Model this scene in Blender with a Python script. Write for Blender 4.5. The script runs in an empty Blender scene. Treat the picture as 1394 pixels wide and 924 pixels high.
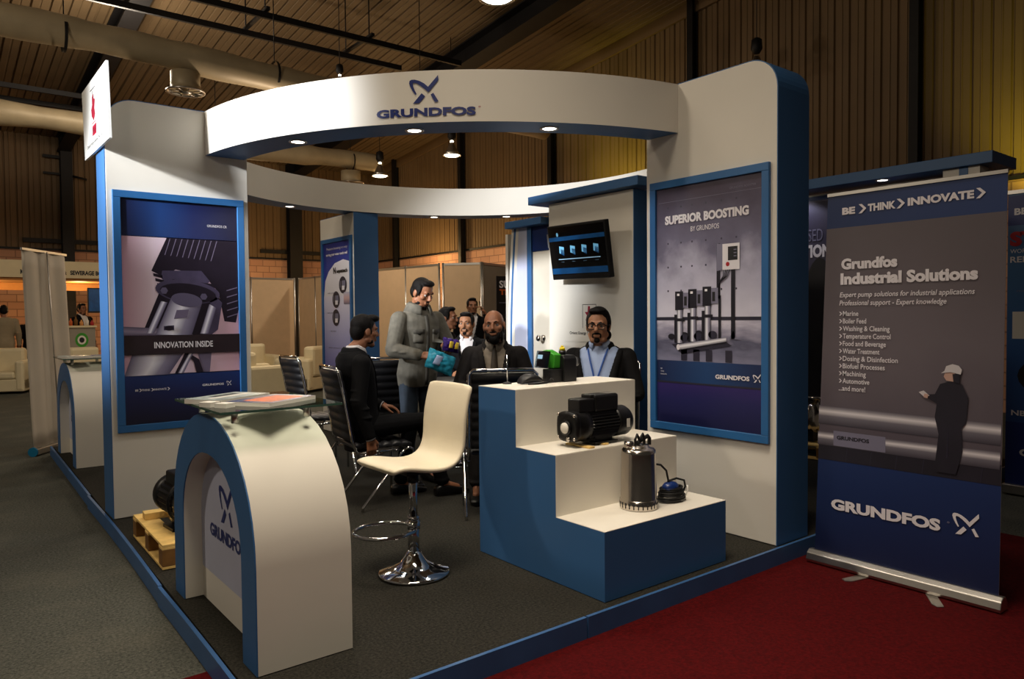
import bpy, bmesh, math, random
from mathutils import Vector, Matrix, noise
random.seed(7)
SC = bpy.context.scene
COL = SC.collection
PI = math.pi

# ---------------------------------------------------------------- camera
cam_d = bpy.data.cameras.new('camera')
cam_d.sensor_width = 36.0
cam_d.lens = 36.0 * 1005.36 / 1394.0
cam_d.clip_end = 200
cam = bpy.data.objects.new('camera', cam_d)
COL.objects.link(cam)
_yaw, _pit, _rol = 0.668397, -0.0316989, -0.00877644
_F = Vector((math.sin(_yaw) * math.cos(_pit), math.cos(_yaw) * math.cos(_pit), math.sin(_pit)))
_r = Vector((math.cos(_yaw), -math.sin(_yaw), 0))
_u = _r.cross(_F)
_R = math.cos(_rol) * _r + math.sin(_rol) * _u
_U = math.cos(_rol) * _u - math.sin(_rol) * _r
cam.matrix_world = Matrix((( _R.x, _U.x, -_F.x, 0), (_R.y, _U.y, -_F.y, 0), (_R.z, _U.z, -_F.z, 1.5), (0, 0, 0, 1)))
SC.camera = cam

# ---------------------------------------------------------------- exposure, world, hall lights
SC.view_settings.view_transform = 'Standard'
SC.view_settings.look = 'None'
SC.view_settings.gamma = 1.0
SC.view_settings.use_curve_mapping = False
SC.view_settings.exposure = 0.0
W = bpy.data.worlds.new('hall_air'); SC.world = W; W.use_nodes = True
W.node_tree.nodes['Background'].inputs[0].default_value = (0.80, 0.70, 0.56, 1)
W.node_tree.nodes['Background'].inputs[1].default_value = 0.035

def lamp(name, kind, loc, power, color, aim=None, size=0.2, spot=60, blend=0.5):
    d = bpy.data.lights.new(name, kind)
    d.energy = power; d.color = color
    if kind == 'AREA': d.size = size
    else: d.shadow_soft_size = size
    if kind == 'SPOT': d.spot_size = math.radians(spot); d.spot_blend = blend
    o = bpy.data.objects.new(name, d); COL.objects.link(o); o.location = loc
    if aim is not None:
        o.rotation_euler = (Vector(aim) - Vector(loc)).to_track_quat('-Z', 'Y').to_euler()
    return o

WARM = (1.0, 0.86, 0.68)
lamp('hall_light', 'POINT', (-2.6, -0.6, 4.8), 145, WARM, size=0.3)
lamp('hall_light', 'POINT', (-4.5, 7.0, 6.0), 520, WARM, size=0.3)
lamp('hall_light', 'SPOT', (1.1, 2.0, 6.9), 1750, WARM, aim=(2.2, 2.7, 0), size=1.2, spot=54, blend=0.9)
lamp('hall_light', 'SPOT', (2.4, 6.2, 7.0), 300, WARM, aim=(2.6, 6.0, 0), size=0.6, spot=110, blend=0.9)
lamp('hall_light', 'POINT', (2.6, 14.5, 6.0), 210, WARM, size=0.3)
lamp('stall_lamp', 'POINT', (4.9, 12.3, 3.6), 150, (1.0, 0.80, 0.60), size=0.15)
lamp('flood_light', 'SPOT', (-4.2, 3.6, 4.3), 4200, (0.95, 0.97, 1.0), aim=(1.15, 5.15, 3.0), size=0.2, spot=21, blend=0.55)

lamp('flood_light', 'SPOT', (-4.2, 5.4, 3.6), 2600, (0.95, 0.97, 1.0), aim=(0.98, 5.95, 2.0), size=0.2, spot=21, blend=0.7)

# ---------------------------------------------------------------- materials
def lin(c):
    out = []
    for v in c:
        v /= 255.0
        out.append(v / 12.92 if v <= 0.04045 else ((v + 0.055) / 1.055) ** 2.4)
    return (*out, 1)

MATS = {}
def M(name, c, rough=0.55, metal=0.0, var=0.06, vscale=6.0, bump=0.0, bscale=60.0, emit=0.0, trans=0.0, ior=1.45, alpha=1.0, coat=0.0):
    m = bpy.data.materials.new(name); m.use_nodes = True
    nt = m.node_tree; b = nt.nodes['Principled BSDF']
    b.inputs['Roughness'].default_value = rough
    b.inputs['Metallic'].default_value = metal
    b.inputs['IOR'].default_value = ior
    b.inputs['Transmission Weight'].default_value = trans
    b.inputs['Coat Weight'].default_value = coat
    b.inputs['Alpha'].default_value = alpha
    col = lin(c)
    b.inputs['Base Color'].default_value = col
    tc = nt.nodes.new('ShaderNodeTexCoord')
    if var > 0:
        n = nt.nodes.new('ShaderNodeTexNoise'); n.inputs['Scale'].default_value = vscale; n.inputs['Detail'].default_value = 4
        r = nt.nodes.new('ShaderNodeValToRGB')
        r.color_ramp.elements[0].position = 0.3; r.color_ramp.elements[1].position = 0.7
        r.color_ramp.elements[0].color = (col[0] * (1 - var), col[1] * (1 - var), col[2] * (1 - var), 1)
        r.color_ramp.elements[1].color = tuple(min(1, x * (1 + var)) for x in col[:3]) + (1,)
        nt.links.new(tc.outputs['Object'], n.inputs['Vector'])
        nt.links.new(n.outputs['Fac'], r.inputs['Fac']); nt.links.new(r.outputs['Color'], b.inputs['Base Color'])
    if bump > 0:
        n2 = nt.nodes.new('ShaderNodeTexNoise'); n2.inputs['Scale'].default_value = bscale; n2.inputs['Detail'].default_value = 5
        bp = nt.nodes.new('ShaderNodeBump'); bp.inputs['Strength'].default_value = bump; bp.inputs['Distance'].default_value = 0.01
        nt.links.new(tc.outputs['Object'], n2.inputs['Vector']); nt.links.new(n2.outputs['Fac'], bp.inputs['Height'])
        nt.links.new(bp.outputs['Normal'], b.inputs['Normal'])
    if emit > 0:
        b.inputs['Emission Color'].default_value = col; b.inputs['Emission Strength'].default_value = emit
    MATS[name] = m
    return m

def Mramp(name, stops, axis='Z', rough=0.5, noise_amt=0.0, nscale=4.0, coord='UV', metal=0.0):
    """a printed colour gradient along UV (0..1)"""
    m = bpy.data.materials.new(name); m.use_nodes = True
    nt = m.node_tree; b = nt.nodes['Principled BSDF']
    b.inputs['Roughness'].default_value = rough; b.inputs['Metallic'].default_value = metal
    tc = nt.nodes.new('ShaderNodeTexCoord'); sp = nt.nodes.new('ShaderNodeSeparateXYZ')
    nt.links.new(tc.outputs[coord], sp.inputs[0])
    r = nt.nodes.new('ShaderNodeValToRGB')
    while len(r.color_ramp.elements) < len(stops): r.color_ramp.elements.new(0.5)
    for e, (p, c) in zip(r.color_ramp.elements, stops): e.position = p; e.color = lin(c)
    src = sp.outputs['X' if axis == 'X' else 'Y' if axis == 'Y' else 'Z']
    if noise_amt:
        n = nt.nodes.new('ShaderNodeTexNoise'); n.inputs['Scale'].default_value = nscale; n.inputs['Detail'].default_value = 6
        nt.links.new(tc.outputs[coord], n.inputs['Vector'])
        s = nt.nodes.new('ShaderNodeMath'); s.operation = 'SUBTRACT'; s.inputs[1].default_value = 0.5
        nt.links.new(n.outputs['Fac'], s.inputs[0])
        k = nt.nodes.new('ShaderNodeMath'); k.operation = 'MULTIPLY_ADD'; k.inputs[1].default_value = noise_amt
        nt.links.new(s.outputs[0], k.inputs[0]); nt.links.new(src, k.inputs[2]); src = k.outputs[0]
    nt.links.new(src, r.inputs['Fac']); nt.links.new(r.outputs['Color'], b.inputs['Base Color'])
    MATS[name] = m
    return m

def Mcarpet(name, c1, c2, c3, scale=90.0):
    m = bpy.data.materials.new(name); m.use_nodes = True
    nt = m.node_tree; b = nt.nodes['Principled BSDF']; b.inputs['Roughness'].default_value = 0.95
    b.inputs['Specular IOR Level'].default_value = 0.1
    tc = nt.nodes.new('ShaderNodeTexCoord')
    n = nt.nodes.new('ShaderNodeTexNoise'); n.inputs['Scale'].default_value = scale; n.inputs['Detail'].default_value = 6; n.inputs['Roughness'].default_value = 0.75
    n3 = nt.nodes.new('ShaderNodeTexNoise'); n3.inputs['Scale'].default_value = 2.3; n3.inputs['Detail'].default_value = 5
    r = nt.nodes.new('ShaderNodeValToRGB'); r.color_ramp.elements[0].position = 0.36; r.color_ramp.elements[1].position = 0.66
    r.color_ramp.elements[0].color = lin(c1); r.color_ramp.elements[1].color = lin(c2)
    mx = nt.nodes.new('ShaderNodeMix'); mx.data_type = 'RGBA'
    r2 = nt.nodes.new('ShaderNodeValToRGB'); r2.color_ramp.elements[0].position = 0.48; r2.color_ramp.elements[1].position = 0.75
    r2.color_ramp.elements[0].color = (0, 0, 0, 1); r2.color_ramp.elements[1].color = (0.28, 0.28, 0.28, 1)
    for q in (n, n3): nt.links.new(tc.outputs['Object'], q.inputs['Vector'])
    nt.links.new(n.outputs['Fac'], r.inputs['Fac']); nt.links.new(n3.outputs['Fac'], r2.inputs['Fac'])
    nt.links.new(r2.outputs['Color'], mx.inputs['Factor']); nt.links.new(r.outputs['Color'], mx.inputs['A']); mx.inputs['B'].default_value = lin(c3)
    nt.links.new(mx.outputs['Result'], b.inputs['Base Color'])
    bp = nt.nodes.new('ShaderNodeBump'); bp.inputs['Strength'].default_value = 0.5; bp.inputs['Distance'].default_value = 0.008
    nt.links.new(n.outputs['Fac'], bp.inputs['Height']); nt.links.new(bp.outputs['Normal'], b.inputs['Normal'])
    MATS[name] = m
    return m

def Mbrick(name):
    m = bpy.data.materials.new(name); m.use_nodes = True
    nt = m.node_tree; b = nt.nodes['Principled BSDF']; b.inputs['Roughness'].default_value = 0.9
    tc = nt.nodes.new('ShaderNodeTexCoord')
    t = nt.nodes.new('ShaderNodeTexBrick'); t.inputs['Scale'].default_value = 1.0
    t.inputs['Brick Width'].default_value = 0.42; t.inputs['Row Height'].default_value = 0.2; t.inputs['Mortar Size'].default_value = 0.012
    t.inputs['Color1'].default_value = lin((206, 158, 128)); t.inputs['Color2'].default_value = lin((190, 142, 116)); t.inputs['Mortar'].default_value = lin((150, 112, 92))
    nt.links.new(tc.outputs['UV'], t.inputs['Vector']); nt.links.new(t.outputs['Color'], b.inputs['Base Color'])
    MATS[name] = m
    return m

M('white_paint', (226, 221, 210), 0.5, var=0.03, vscale=1.5, bump=0.04, bscale=14)
M('blue_paint', (56, 101, 152), 0.45, var=0.05, vscale=2.0)
M('kerb_blue', (56, 95, 145), 0.4, var=0.10, vscale=5.0)
M('frame_blue', (44, 100, 156), 0.4, var=0.04)
M('logo_navy', (22, 40, 110), 0.4, var=0.0)
M('logo_white', (235, 235, 240), 0.5, var=0.0)
M('print_white', (228, 224, 230), 0.45, var=0.0)
M('sheet_white', (232, 232, 228), 0.5, var=0.02)
M('maroon', (150, 22, 48), 0.5, var=0.0)
M('black_ink', (24, 22, 26), 0.5, var=0.0)
M('grey_ink', (120, 118, 140), 0.5, var=0.0)
M('chrome', (215, 215, 218), 0.08, 1.0, var=0.0)
M('steel', (205, 198, 190), 0.2, 1.0, var=0.05, vscale=12)
M('aluminium', (190, 186, 180), 0.35, 1.0, var=0.04)
M('dark_steel', (36, 34, 34), 0.55, 0.5, var=0.1)
M('black_metal', (16, 16, 18), 0.38, 0.3, var=0.1, vscale=20, bump=0.15, bscale=120)
M('black_plastic', (18, 18, 20), 0.4, var=0.08)
M('black_rubber', (14, 14, 15), 0.6, var=0.05)
M('black_leather', (20, 20, 23), 0.42, var=0.1, bump=0.2, bscale=140)
M('white_leather', (226, 216, 192), 0.42, var=0.03, bump=0.06, bscale=120)
M('sofa_white', (222, 208, 172), 0.5, var=0.04, bump=0.1, bscale=40)
M('glass_edge', (86, 122, 108), 0.15, var=0.0, trans=0.4)
M('pallet_wood', (226, 190, 116), 0.75, var=0.22, vscale=9, bump=0.2, bscale=50)
M('pallet_block', (120, 84, 40), 0.85, var=0.25, vscale=14)
M('screen_black', (6, 7, 10), 0.15, var=0.0, coat=0.3)
M('screen_blue', (16, 70, 120), 0.3, var=0.35, vscale=7, emit=0.12)
M('screen_icon', (120, 190, 230), 0.3, var=0.1, emit=0.3)
M('screen_text', (150, 190, 220), 0.3, var=0.0, emit=0.35)
M('led', (255, 246, 228), 0.3, var=0.0, emit=9.0)
M('bulb', (255, 240, 205), 0.3, var=0.0, emit=14.0)
M('lamp_glow', (255, 244, 214), 0.3, var=0.0, emit=7.0)
M('corrugated', (116, 92, 62), 0.6, 0.0, var=0.10, vscale=0.7)
M('roof_sheet', (110, 90, 64), 0.6, 0.0, var=0.12, vscale=0.7)
M('duct_foil', (168, 152, 122), 0.5, 0.1, var=0.10, vscale=3, bump=0.3, bscale=3)
M('partition', (206, 176, 140), 0.55, var=0.04)
M('grey_and_shaded', (150, 142, 128), 0.55, var=0.04)  # shade put in for the oblique partition; plain grey on the stall counter
M('door_white', (212, 204, 188), 0.45, var=0.03)
M('lavender_white', (188, 192, 214), 0.5, var=0.03)
M('banner_cloth', (196, 186, 170), 0.7, var=0.05, vscale=2)
M('teal', (22, 110, 150), 0.4, var=0.05)
M('stall_cream', (222, 206, 168), 0.6, var=0.03)
M('warm_board', (214, 150, 84), 0.6, var=0.05)
M('red_print', (168, 30, 40), 0.5, var=0.0)
M('orange_print', (196, 92, 40), 0.5, var=0.35, vscale=40)
M('green_box', (58, 150, 40), 0.4, var=0.05)
M('yellow_plastic', (236, 214, 30), 0.4, var=0.05)
M('grey_plastic', (120, 122, 124), 0.4, var=0.05)
M('blue_plastic', (16, 44, 104), 0.35, var=0.05)
M('paper_white', (226, 222, 214), 0.6, var=0.02)
M('magazine_blue', (28, 44, 92), 0.35, var=0.2, vscale=20)
M('magazine_grey', (150, 160, 160), 0.35, var=0.4, vscale=24)
def Mglass(name, tint):
    m = bpy.data.materials.new(name); m.use_nodes = True; nt = m.node_tree
    nt.nodes.remove(nt.nodes['Principled BSDF']); out = nt.nodes['Material Output']
    tr = nt.nodes.new('ShaderNodeBsdfTransparent'); tr.inputs[0].default_value = lin(tint)
    gl = nt.nodes.new('ShaderNodeBsdfGlossy'); gl.inputs['Roughness'].default_value = 0.03
    fr = nt.nodes.new('ShaderNodeFresnel'); fr.inputs[0].default_value = 1.45
    mx = nt.nodes.new('ShaderNodeMixShader')
    nt.links.new(fr.outputs[0], mx.inputs[0]); nt.links.new(tr.outputs[0], mx.inputs[1]); nt.links.new(gl.outputs[0], mx.inputs[2]); nt.links.new(mx.outputs[0], out.inputs[0])
    MATS[name] = m
Mglass('glass', (240, 246, 242)); Mglass('clear_plastic', (190, 206, 214))
Mbrick('brick')
Mcarpet('hall_carpet', (50, 52, 48), (100, 100, 92), (116, 111, 98), 70)
Mcarpet('booth_carpet', (22, 22, 20), (60, 58, 52), (57, 53, 46), 80)
Mcarpet('red_carpet', (54, 5, 7), (86, 9, 12), (82, 15, 14), 60)

# ---------------------------------------------------------------- mesh builder
class MB:
    def __init__(self):
        self.bm = bmesh.new(); self.mats = []; self.uv = self.bm.loops.layers.uv.new('UVMap'); self.cur = 0
    def m(self, name):
        if name not in self.mats: self.mats.append(name)
        self.cur = self.mats.index(name); return self
    def face(self, vs, smooth=False):
        try: f = self.bm.faces.new(vs)
        except ValueError: return None
        f.material_index = self.cur; f.smooth = smooth
        return f
    def V(self, p): return self.bm.verts.new(p)
    def box(self, x0, x1, y0, y1, z0, z1, bev=0.0, mat=None):
        vs = [self.V(p) for p in ((x0, y0, z0), (x1, y0, z0), (x1, y1, z0), (x0, y1, z0), (x0, y0, z1), (x1, y0, z1), (x1, y1, z1), (x0, y1, z1))]
        fs = [self.face([vs[i] for i in q]) for q in ((3, 2, 1, 0), (4, 5, 6, 7), (0, 1, 5, 4), (1, 2, 6, 5), (2, 3, 7, 6), (3, 0, 4, 7))]
        if bev > 0:
            es = list({e for f in fs for e in f.edges})
            r = bmesh.ops.bevel(self.bm, geom=es, offset=bev, segments=2, profile=0.5, affect='EDGES')
            for f in r['faces']: f.material_index = self.cur
            vs = list({v for f in r['faces'] for v in f.verts} | {v for v in vs if v.is_valid})
        if mat is not None:
            bmesh.ops.transform(self.bm, matrix=mat, verts=[v for v in vs if v.is_valid])
        return self
    def obox(self, c, size, mat3=None, bev=0.0):
        """box centred at c with size, rotated by 3x3"""
        sx, sy, sz = [s / 2 for s in size]
        m = Matrix.Translation(c) @ (mat3.to_4x4() if mat3 is not None else Matrix.Identity(4))
        return self.box(-sx, sx, -sy, sy, -sz, sz, bev, m)
    def prism(self, pts, axis, a, b, smooth=False, caps=True, side_mat=None):
        """extrude a closed 2D polygon; axis 'x': pts=(y,z), 'y': pts=(x,z), 'z': pts=(x,y)"""
        def P(p, t): return {'x': (t, p[0], p[1]), 'y': (p[0], t, p[1]), 'z': (p[0], p[1], t)}[axis]
        A = [self.V(P(p, a)) for p in pts]; B = [self.V(P(p, b)) for p in pts]
        n = len(pts); c0 = self.cur
        if caps: self.face(A[::-1]); self.face(B)
        if side_mat: self.m(side_mat)
        for i in range(n):
            self.face([A[i], A[(i + 1) % n], B[(i + 1) % n], B[i]], smooth)
        self.cur = c0
        return self
    def quad(self, p0, p1, p2, p3):
        f = self.face([self.V(p) for p in (p0, p1, p2, p3)])
        for l, u in zip(f.loops, ((0, 0), (1, 0), (1, 1), (0, 1))): l[self.uv].uv = u
        return self
    def poly(self, pts):
        self.face([self.V(p) for p in pts]); return self
    def loft(self, rings, close=True, caps=True, smooth=True):
        R = [[self.V(p) for p in r] for r in rings]
        n = len(R[0])
        for a, b in zip(R, R[1:]):
            for i in range(n if close else n - 1):
                self.face([a[i], a[(i + 1) % n], b[(i + 1) % n], b[i]], smooth)
        if caps and close: self.face(R[0][::-1]); self.face(R[-1])
        return self
    def cyl(self, p0, p1, r0, r1=None, seg=20, caps=True, smooth=True):
        r1 = r0 if r1 is None else r1
        p0, p1 = Vector(p0), Vector(p1); d = (p1 - p0).normalized()
        a = d.orthogonal().normalized(); b = d.cross(a)
        ring = lambda p, r: [p + r * (math.cos(2 * PI * i / seg) * a + math.sin(2 * PI * i / seg) * b) for i in range(seg)]
        return self.loft([ring(p0, r0), ring(p1, r1)], True, caps, smooth)
    def tube(self, pts, r, seg=8, caps=True):
        pts = [Vector(p) for p in pts]; rings = []; a = None
        for i, p in enumerate(pts):
            d = (pts[min(i + 1, len(pts) - 1)] - pts[max(i - 1, 0)])
            d = d.normalized() if d.length > 1e-9 else Vector((0, 0, 1))
            a = d.orthogonal().normalized() if a is None else (a - d * a.dot(d)).normalized()
            b = d.cross(a); rr = r[i] if isinstance(r, (list, tuple)) else r
            rings.append([p + rr * (math.cos(2 * PI * k / seg) * a + math.sin(2 * PI * k / seg) * b) for k in range(seg)])
        return self.loft(rings, True, caps, True)
    def lathe(self, prof, c=(0, 0, 0), seg=32, axis='z', caps=True):
        c = Vector(c); rings = []
        for r, h in prof:
            ring = []
            for i in range(seg):
                t = 2 * PI * i / seg; u, v = r * math.cos(t), r * math.sin(t)
                ring.append(c + Vector({'z': (u, v, h), 'x': (h, u, v), 'y': (v, h, u)}[axis]))
            rings.append(ring)
        return self.loft(rings, True, caps, True)
    def ball(self, c, r, seg=16, rings=10, mat3=None):
        rx, ry, rz = (r, r, r) if not isinstance(r, (tuple, list)) else r
        c = Vector(c); mt = mat3 or Matrix.Identity(3)
        R = []
        for j in range(1, rings):
            t = PI * j / rings
            R.append([c + mt @ Vector((rx * math.sin(t) * math.cos(2 * PI * i / seg), ry * math.sin(t) * math.sin(2 * PI * i / seg), -rz * math.cos(t))) for i in range(seg)])
        vs = [[self.V(p) for p in r] for r in R]
        bot = self.V(c + mt @ Vector((0, 0, -rz))); top = self.V(c + mt @ Vector((0, 0, rz)))
        for a, b in zip(vs, vs[1:]):
            for i in range(seg): self.face([a[i], a[(i + 1) % seg], b[(i + 1) % seg], b[i]], True)
        for i in range(seg):
            self.face([bot, vs[0][(i + 1) % seg], vs[0][i]], True); self.face([top, vs[-1][i], vs[-1][(i + 1) % seg]], True)
        return self
    def text(self, s, o, right, up, width=None, height=0.05, bold=0.0, align='L', mat=None, shear=0.0, font=None):
        """flat lettering: o = left end of the baseline, height = cap height"""
        if mat: self.m(mat)
        c = bpy.data.curves.new('t', 'FONT'); c.body = s; c.size = 1.0; c.offset = bold; c.shear = shear; c.resolution_u = 3
        ob = bpy.data.objects.new('t', c); COL.objects.link(ob)
        dg = bpy.context.evaluated_depsgraph_get()
        me = bpy.data.meshes.new_from_object(ob.evaluated_get(dg))
        if len(me.vertices):
            xs = [v.co.x for v in me.vertices]; x0, x1 = min(xs), max(xs)
            capH = 0.73 + bold
            sy = height / capH
            sx = (width / (x1 - x0)) if width else sy
            w = sx * (x1 - x0)
            off = {'L': 0, 'C': -w / 2, 'R': -w}[align]
            o, right, up = Vector(o), Vector(right).normalized(), Vector(up).normalized()
            vs = [self.V(o + right * ((v.co.x - x0) * sx + off) + up * (v.co.y * sy)) for v in me.vertices]
            for p in me.polygons: self.face([vs[i] for i in p.vertices])
        bpy.data.objects.remove(ob); bpy.data.curves.remove(c); bpy.data.meshes.remove(me)
        return self
    def emblem(self, o, right, up, w, h, mat=None):
        """the crossed ribbon mark, o = its lower left corner"""
        if mat: self.m(mat)
        o, right, up = Vector(o), Vector(right).normalized(), Vector(up).normalized()
        T = lambda p: o + right * ((p[0] - 708) / 217.0 * w) + up * ((783 - p[1]) / 208.0 * h)
        outer = [(755, 718), (734, 688), (717, 655), (708, 628), (712, 610), (726, 602), (750, 602), (785, 613), (820, 634), (848, 660), (922, 575), (925, 612), (850, 702), (822, 674), (790, 648), (762, 630), (742, 626), (736, 634), (740, 656), (750, 684), (764, 712)]
        # split in convex-ish quads so that it fills cleanly
        n = 9
        left = outer[:10]; right_ = outer[12:][::-1]
        L = [outer[0], outer[1], outer[2], outer[3], outer[4], outer[5], outer[6], outer[7], outer[8], outer[9]]
        Rr = [outer[20], outer[19], outer[18], outer[17], outer[16], outer[16], outer[15], outer[14], outer[13], outer[12]]
        for i in range(9):
            q = [L[i], L[i + 1], Rr[i + 1], Rr[i]]
            if Rr[i] == Rr[i + 1]: q = q[:3]
            self.poly([T(p) for p in q][::-1])
        self.poly([T(p) for p in (outer[9], outer[10], outer[11], outer[12])][::-1])
        self.poly([T(p) for p in ((800, 706), (826, 730), (781, 779), (734, 783))][::-1])
        self.poly([T(p) for p in ((866, 718), (886, 706), (925, 772), (897, 776))][::-1])
        return self
    def build(self, name, parent=None, bevel=0.0, subsurf=0, smooth_angle=None, recalc=True, solid=0.0):
        if recalc: bmesh.ops.recalc_face_normals(self.bm, faces=self.bm.faces)
        me = bpy.data.meshes.new(name); self.bm.to_mesh(me); self.bm.free()
        for n in (self.mats or ['white_paint']): me.materials.append(MATS[n])
        o = bpy.data.objects.new(name, me); COL.objects.link(o)
        if parent: o.parent = parent
        if solid:
            md = o.modifiers.new('solid', 'SOLIDIFY'); md.thickness = solid; md.offset = 0
        if bevel:
            md = o.modifiers.new('bevel', 'BEVEL'); md.width = bevel; md.segments = 2; md.limit_method = 'ANGLE'; md.angle_limit = math.radians(35)
        if subsurf:
            md = o.modifiers.new('sub', 'SUBSURF'); md.levels = subsurf; md.render_levels = subsurf
        return o

def tag(o, label=None, cat=None, group=None, kind=None):
    if label: o['label'] = label
    if cat: o['category'] = cat
    if group: o['group'] = group
    if kind: o['kind'] = kind
    return o
def thing(name, label, cat, loc=(0, 0, 0), rz=0.0, group=None):
    o = bpy.data.objects.new(name, None); o.empty_display_size = 0.1; COL.objects.link(o)
    o.location = loc; o.rotation_euler = (0, 0, rz)
    return tag(o, label, cat, group)
def copy_thing(root, loc, rz, label, group=None):
    r = root.copy(); COL.objects.link(r); r.location = loc; r.rotation_euler = (0, 0, rz); r['label'] = label
    if group: r['group'] = group
    for ch in [c for c in COL.objects if c.parent == root]:
        c = ch.copy(); COL.objects.link(c); c.parent = r
        for g in [q for q in COL.objects if q.parent == ch]:
            d = g.copy(); COL.objects.link(d); d.parent = c
    return r
def structure(o): o['kind'] = 'structure'; return o

HP = 0.104   # top of the raised booth floor
XR, YR, UP = Vector((1, 0, 0)), Vector((0, -1, 0)), Vector((0, 0, 1))   # reading direction on faces turned to -Y and to -X
# ================================================================ the hall
def sheet_wall(name, p0, p1, z0, z1fun, pitch, mat, inward, depth=0.035, groove=0.05):
    """ribbed sheet between p0 and p1 (x,y); inward = unit normal into the hall"""
    b = MB().m(mat); p0, p1, nrm = Vector(p0), Vector(p1), Vector(inward)
    L = (p1 - p0).length; d = (p1 - p0) / L; n = int(L / pitch)
    prof = []
    for i in range(n):
        s = i * pitch
        prof += [(s, 0), (s + groove * 0.3, -depth), (s + groove * 0.7, -depth), (s + groove, 0), (s + pitch * 0.52, 0), (s + pitch * 0.55, 0.012), (s + pitch * 0.6, 0.012), (s + pitch * 0.63, 0)]
    prof.append((L, 0))
    lo, hi = [], []
    for s, h in prof:
        q = p0 + d * s + nrm * h
        lo.append((q.x, q.y, z0)); hi.append((q.x, q.y, z1fun(q.x, q.y)))
    b.loft([lo, hi], close=False, caps=False, smooth=False)
    return b
roofz = lambda x, y: 6.75 + 0.0943 * (21.9 - y)
YB, XW, BZ = 24.0, 12.5, 3.45

f = MB().m('hall_carpet'); f.box(-14, 13, -7, 24.6, -0.1, 0.0); structure(f.build('floor'))
b = sheet_wall('wall_back', (-14, YB), (XW, YB), BZ, lambda x, y: roofz(x, y) + 0.1, 0.27, 'corrugated', (0, -1))
b.m('brick')
b.quad((-14, YB - 0.02, 0), (XW, YB - 0.02, 0), (XW, YB - 0.02, BZ), (-14, YB - 0.02, BZ))
for f_ in b.bm.faces:
    if f_.material_index == b.cur:
        for l in f_.loops: l[b.uv].uv = (l.vert.co.x, l.vert.co.z)
b.m('dark_steel').box(-14, XW, YB - 0.06, YB, BZ - 0.03, BZ + 0.03)
structure(b.build('wall_back', recalc=False))
b = sheet_wall('wall_right', (XW, YB), (XW, -7), BZ, lambda x, y: roofz(x, y) + 0.1, 0.27, 'corrugated', (-1, 0))
b.m('brick')
b.quad((XW - 0.02, YB, 0), (XW - 0.02, -7, 0), (XW - 0.02, -7, BZ), (XW - 0.02, YB, BZ))
for f_ in b.bm.faces:
    if f_.material_index == b.cur:
        for l in f_.loops: l[b.uv].uv = (l.vert.co.y, l.vert.co.z)
b.m('dark_steel').box(XW - 0.06, XW, -7, YB, BZ - 0.03, BZ + 0.03)
structure(b.build('wall_right', recalc=False))
# roof underside: ribs run along Y
b = MB().m('roof_sheet'); prof = []
for i in range(int(27 / 0.3)):
    s = -14 + i * 0.3
    prof += [(s, 0), (s + 0.015, 0.04), (s + 0.035, 0.04), (s + 0.05, 0), (s + 0.15, 0), (s + 0.16, 0.012), (s + 0.18, 0.012), (s + 0.19, 0)]
rows = []
for y in (-7.0, 8.0, 24.1): rows.append([(x, y, roofz(x, y) + h) for x, h in prof])
b.loft(rows, close=False, caps=False, smooth=False)
b.m('corrugated').prism([(24.0, roofz(0, 24.0) - 0.25), (-7, roofz(0, -7) - 0.25), (-7, roofz(0, -7) + 0.02), (24.0, roofz(0, 24) + 0.02)], 'x', XW - 0.08, XW - 0.02)
structure(b.build('ceiling', recalc=False))
# rafters, columns
for x, wdt in ((3.05, 0.16), (9.62, 0.22), (-3.5, 0.16)):
    b = MB().m('dark_steel')
    for dz, w2 in ((0.0, wdt), (0.42, wdt)):
        b.prism([(23.8, roofz(0, 23.8) - dz - 0.03), (-7, roofz(0, -7) - dz - 0.03), (-7, roofz(0, -7) - dz), (23.8, roofz(0, 23.8) - dz)], 'x', x - w2, x + w2)
    b.prism([(23.8, roofz(0, 23.8) - 0.42), (-7, roofz(0, -7) - 0.42), (-7, roofz(0, -7)), (23.8, roofz(0, 23.8))], 'x', x - 0.03, x + 0.03)
    structure(b.build('trim_rafter'))
for x, hw in ((3.1, 0.14), (9.62, 0.21), (-3.5, 0.14)):
    b = MB().m('dark_steel'); b.box(x - hw, x + hw, YB - 0.36, YB - 0.32, 0, 6.6); b.box(x - hw, x + hw, YB - 0.08, YB - 0.04, 0, 6.6); b.box(x - 0.02, x + 0.02, YB - 0.34, YB - 0.06, 0, 6.6)
    b.box(x - hw - 0.9, x - hw, YB - 0.14, YB - 0.06, 3.62, 3.74); b.box(x + hw, x + hw + 0.7, YB - 0.14, YB - 0.06, 3.62, 3.74)
    if x > 0:
        b.box(x - hw - 0.4, x - hw, YB - 0.2, YB - 0.14, 5.95, 6.03); b.box(x - hw - 0.4, x - hw, YB - 0.2, YB - 0.14, 5.5, 5.56)
        b.tube([(x + hw, YB - 0.2, 5.5), (x + hw + 0.35, YB - 0.3, 5.42)], 0.03)
    structure(b.build('trim_column'))
for y in (21.9, 18.0, 14.0, 9.65, 5.29, 1.1):
    b = MB().m('dark_steel'); b.box(XW - 0.22, XW - 0.19, y - 0.07, y + 0.07, 0, roofz(0, y)); b.box(XW - 0.06, XW - 0.04, y - 0.07, y + 0.07, 0, roofz(0, y)); b.box(XW - 0.2, XW - 0.05, y - 0.015, y + 0.015, 0, roofz(0, y))
    structure(b.build('trim_column'))

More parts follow.
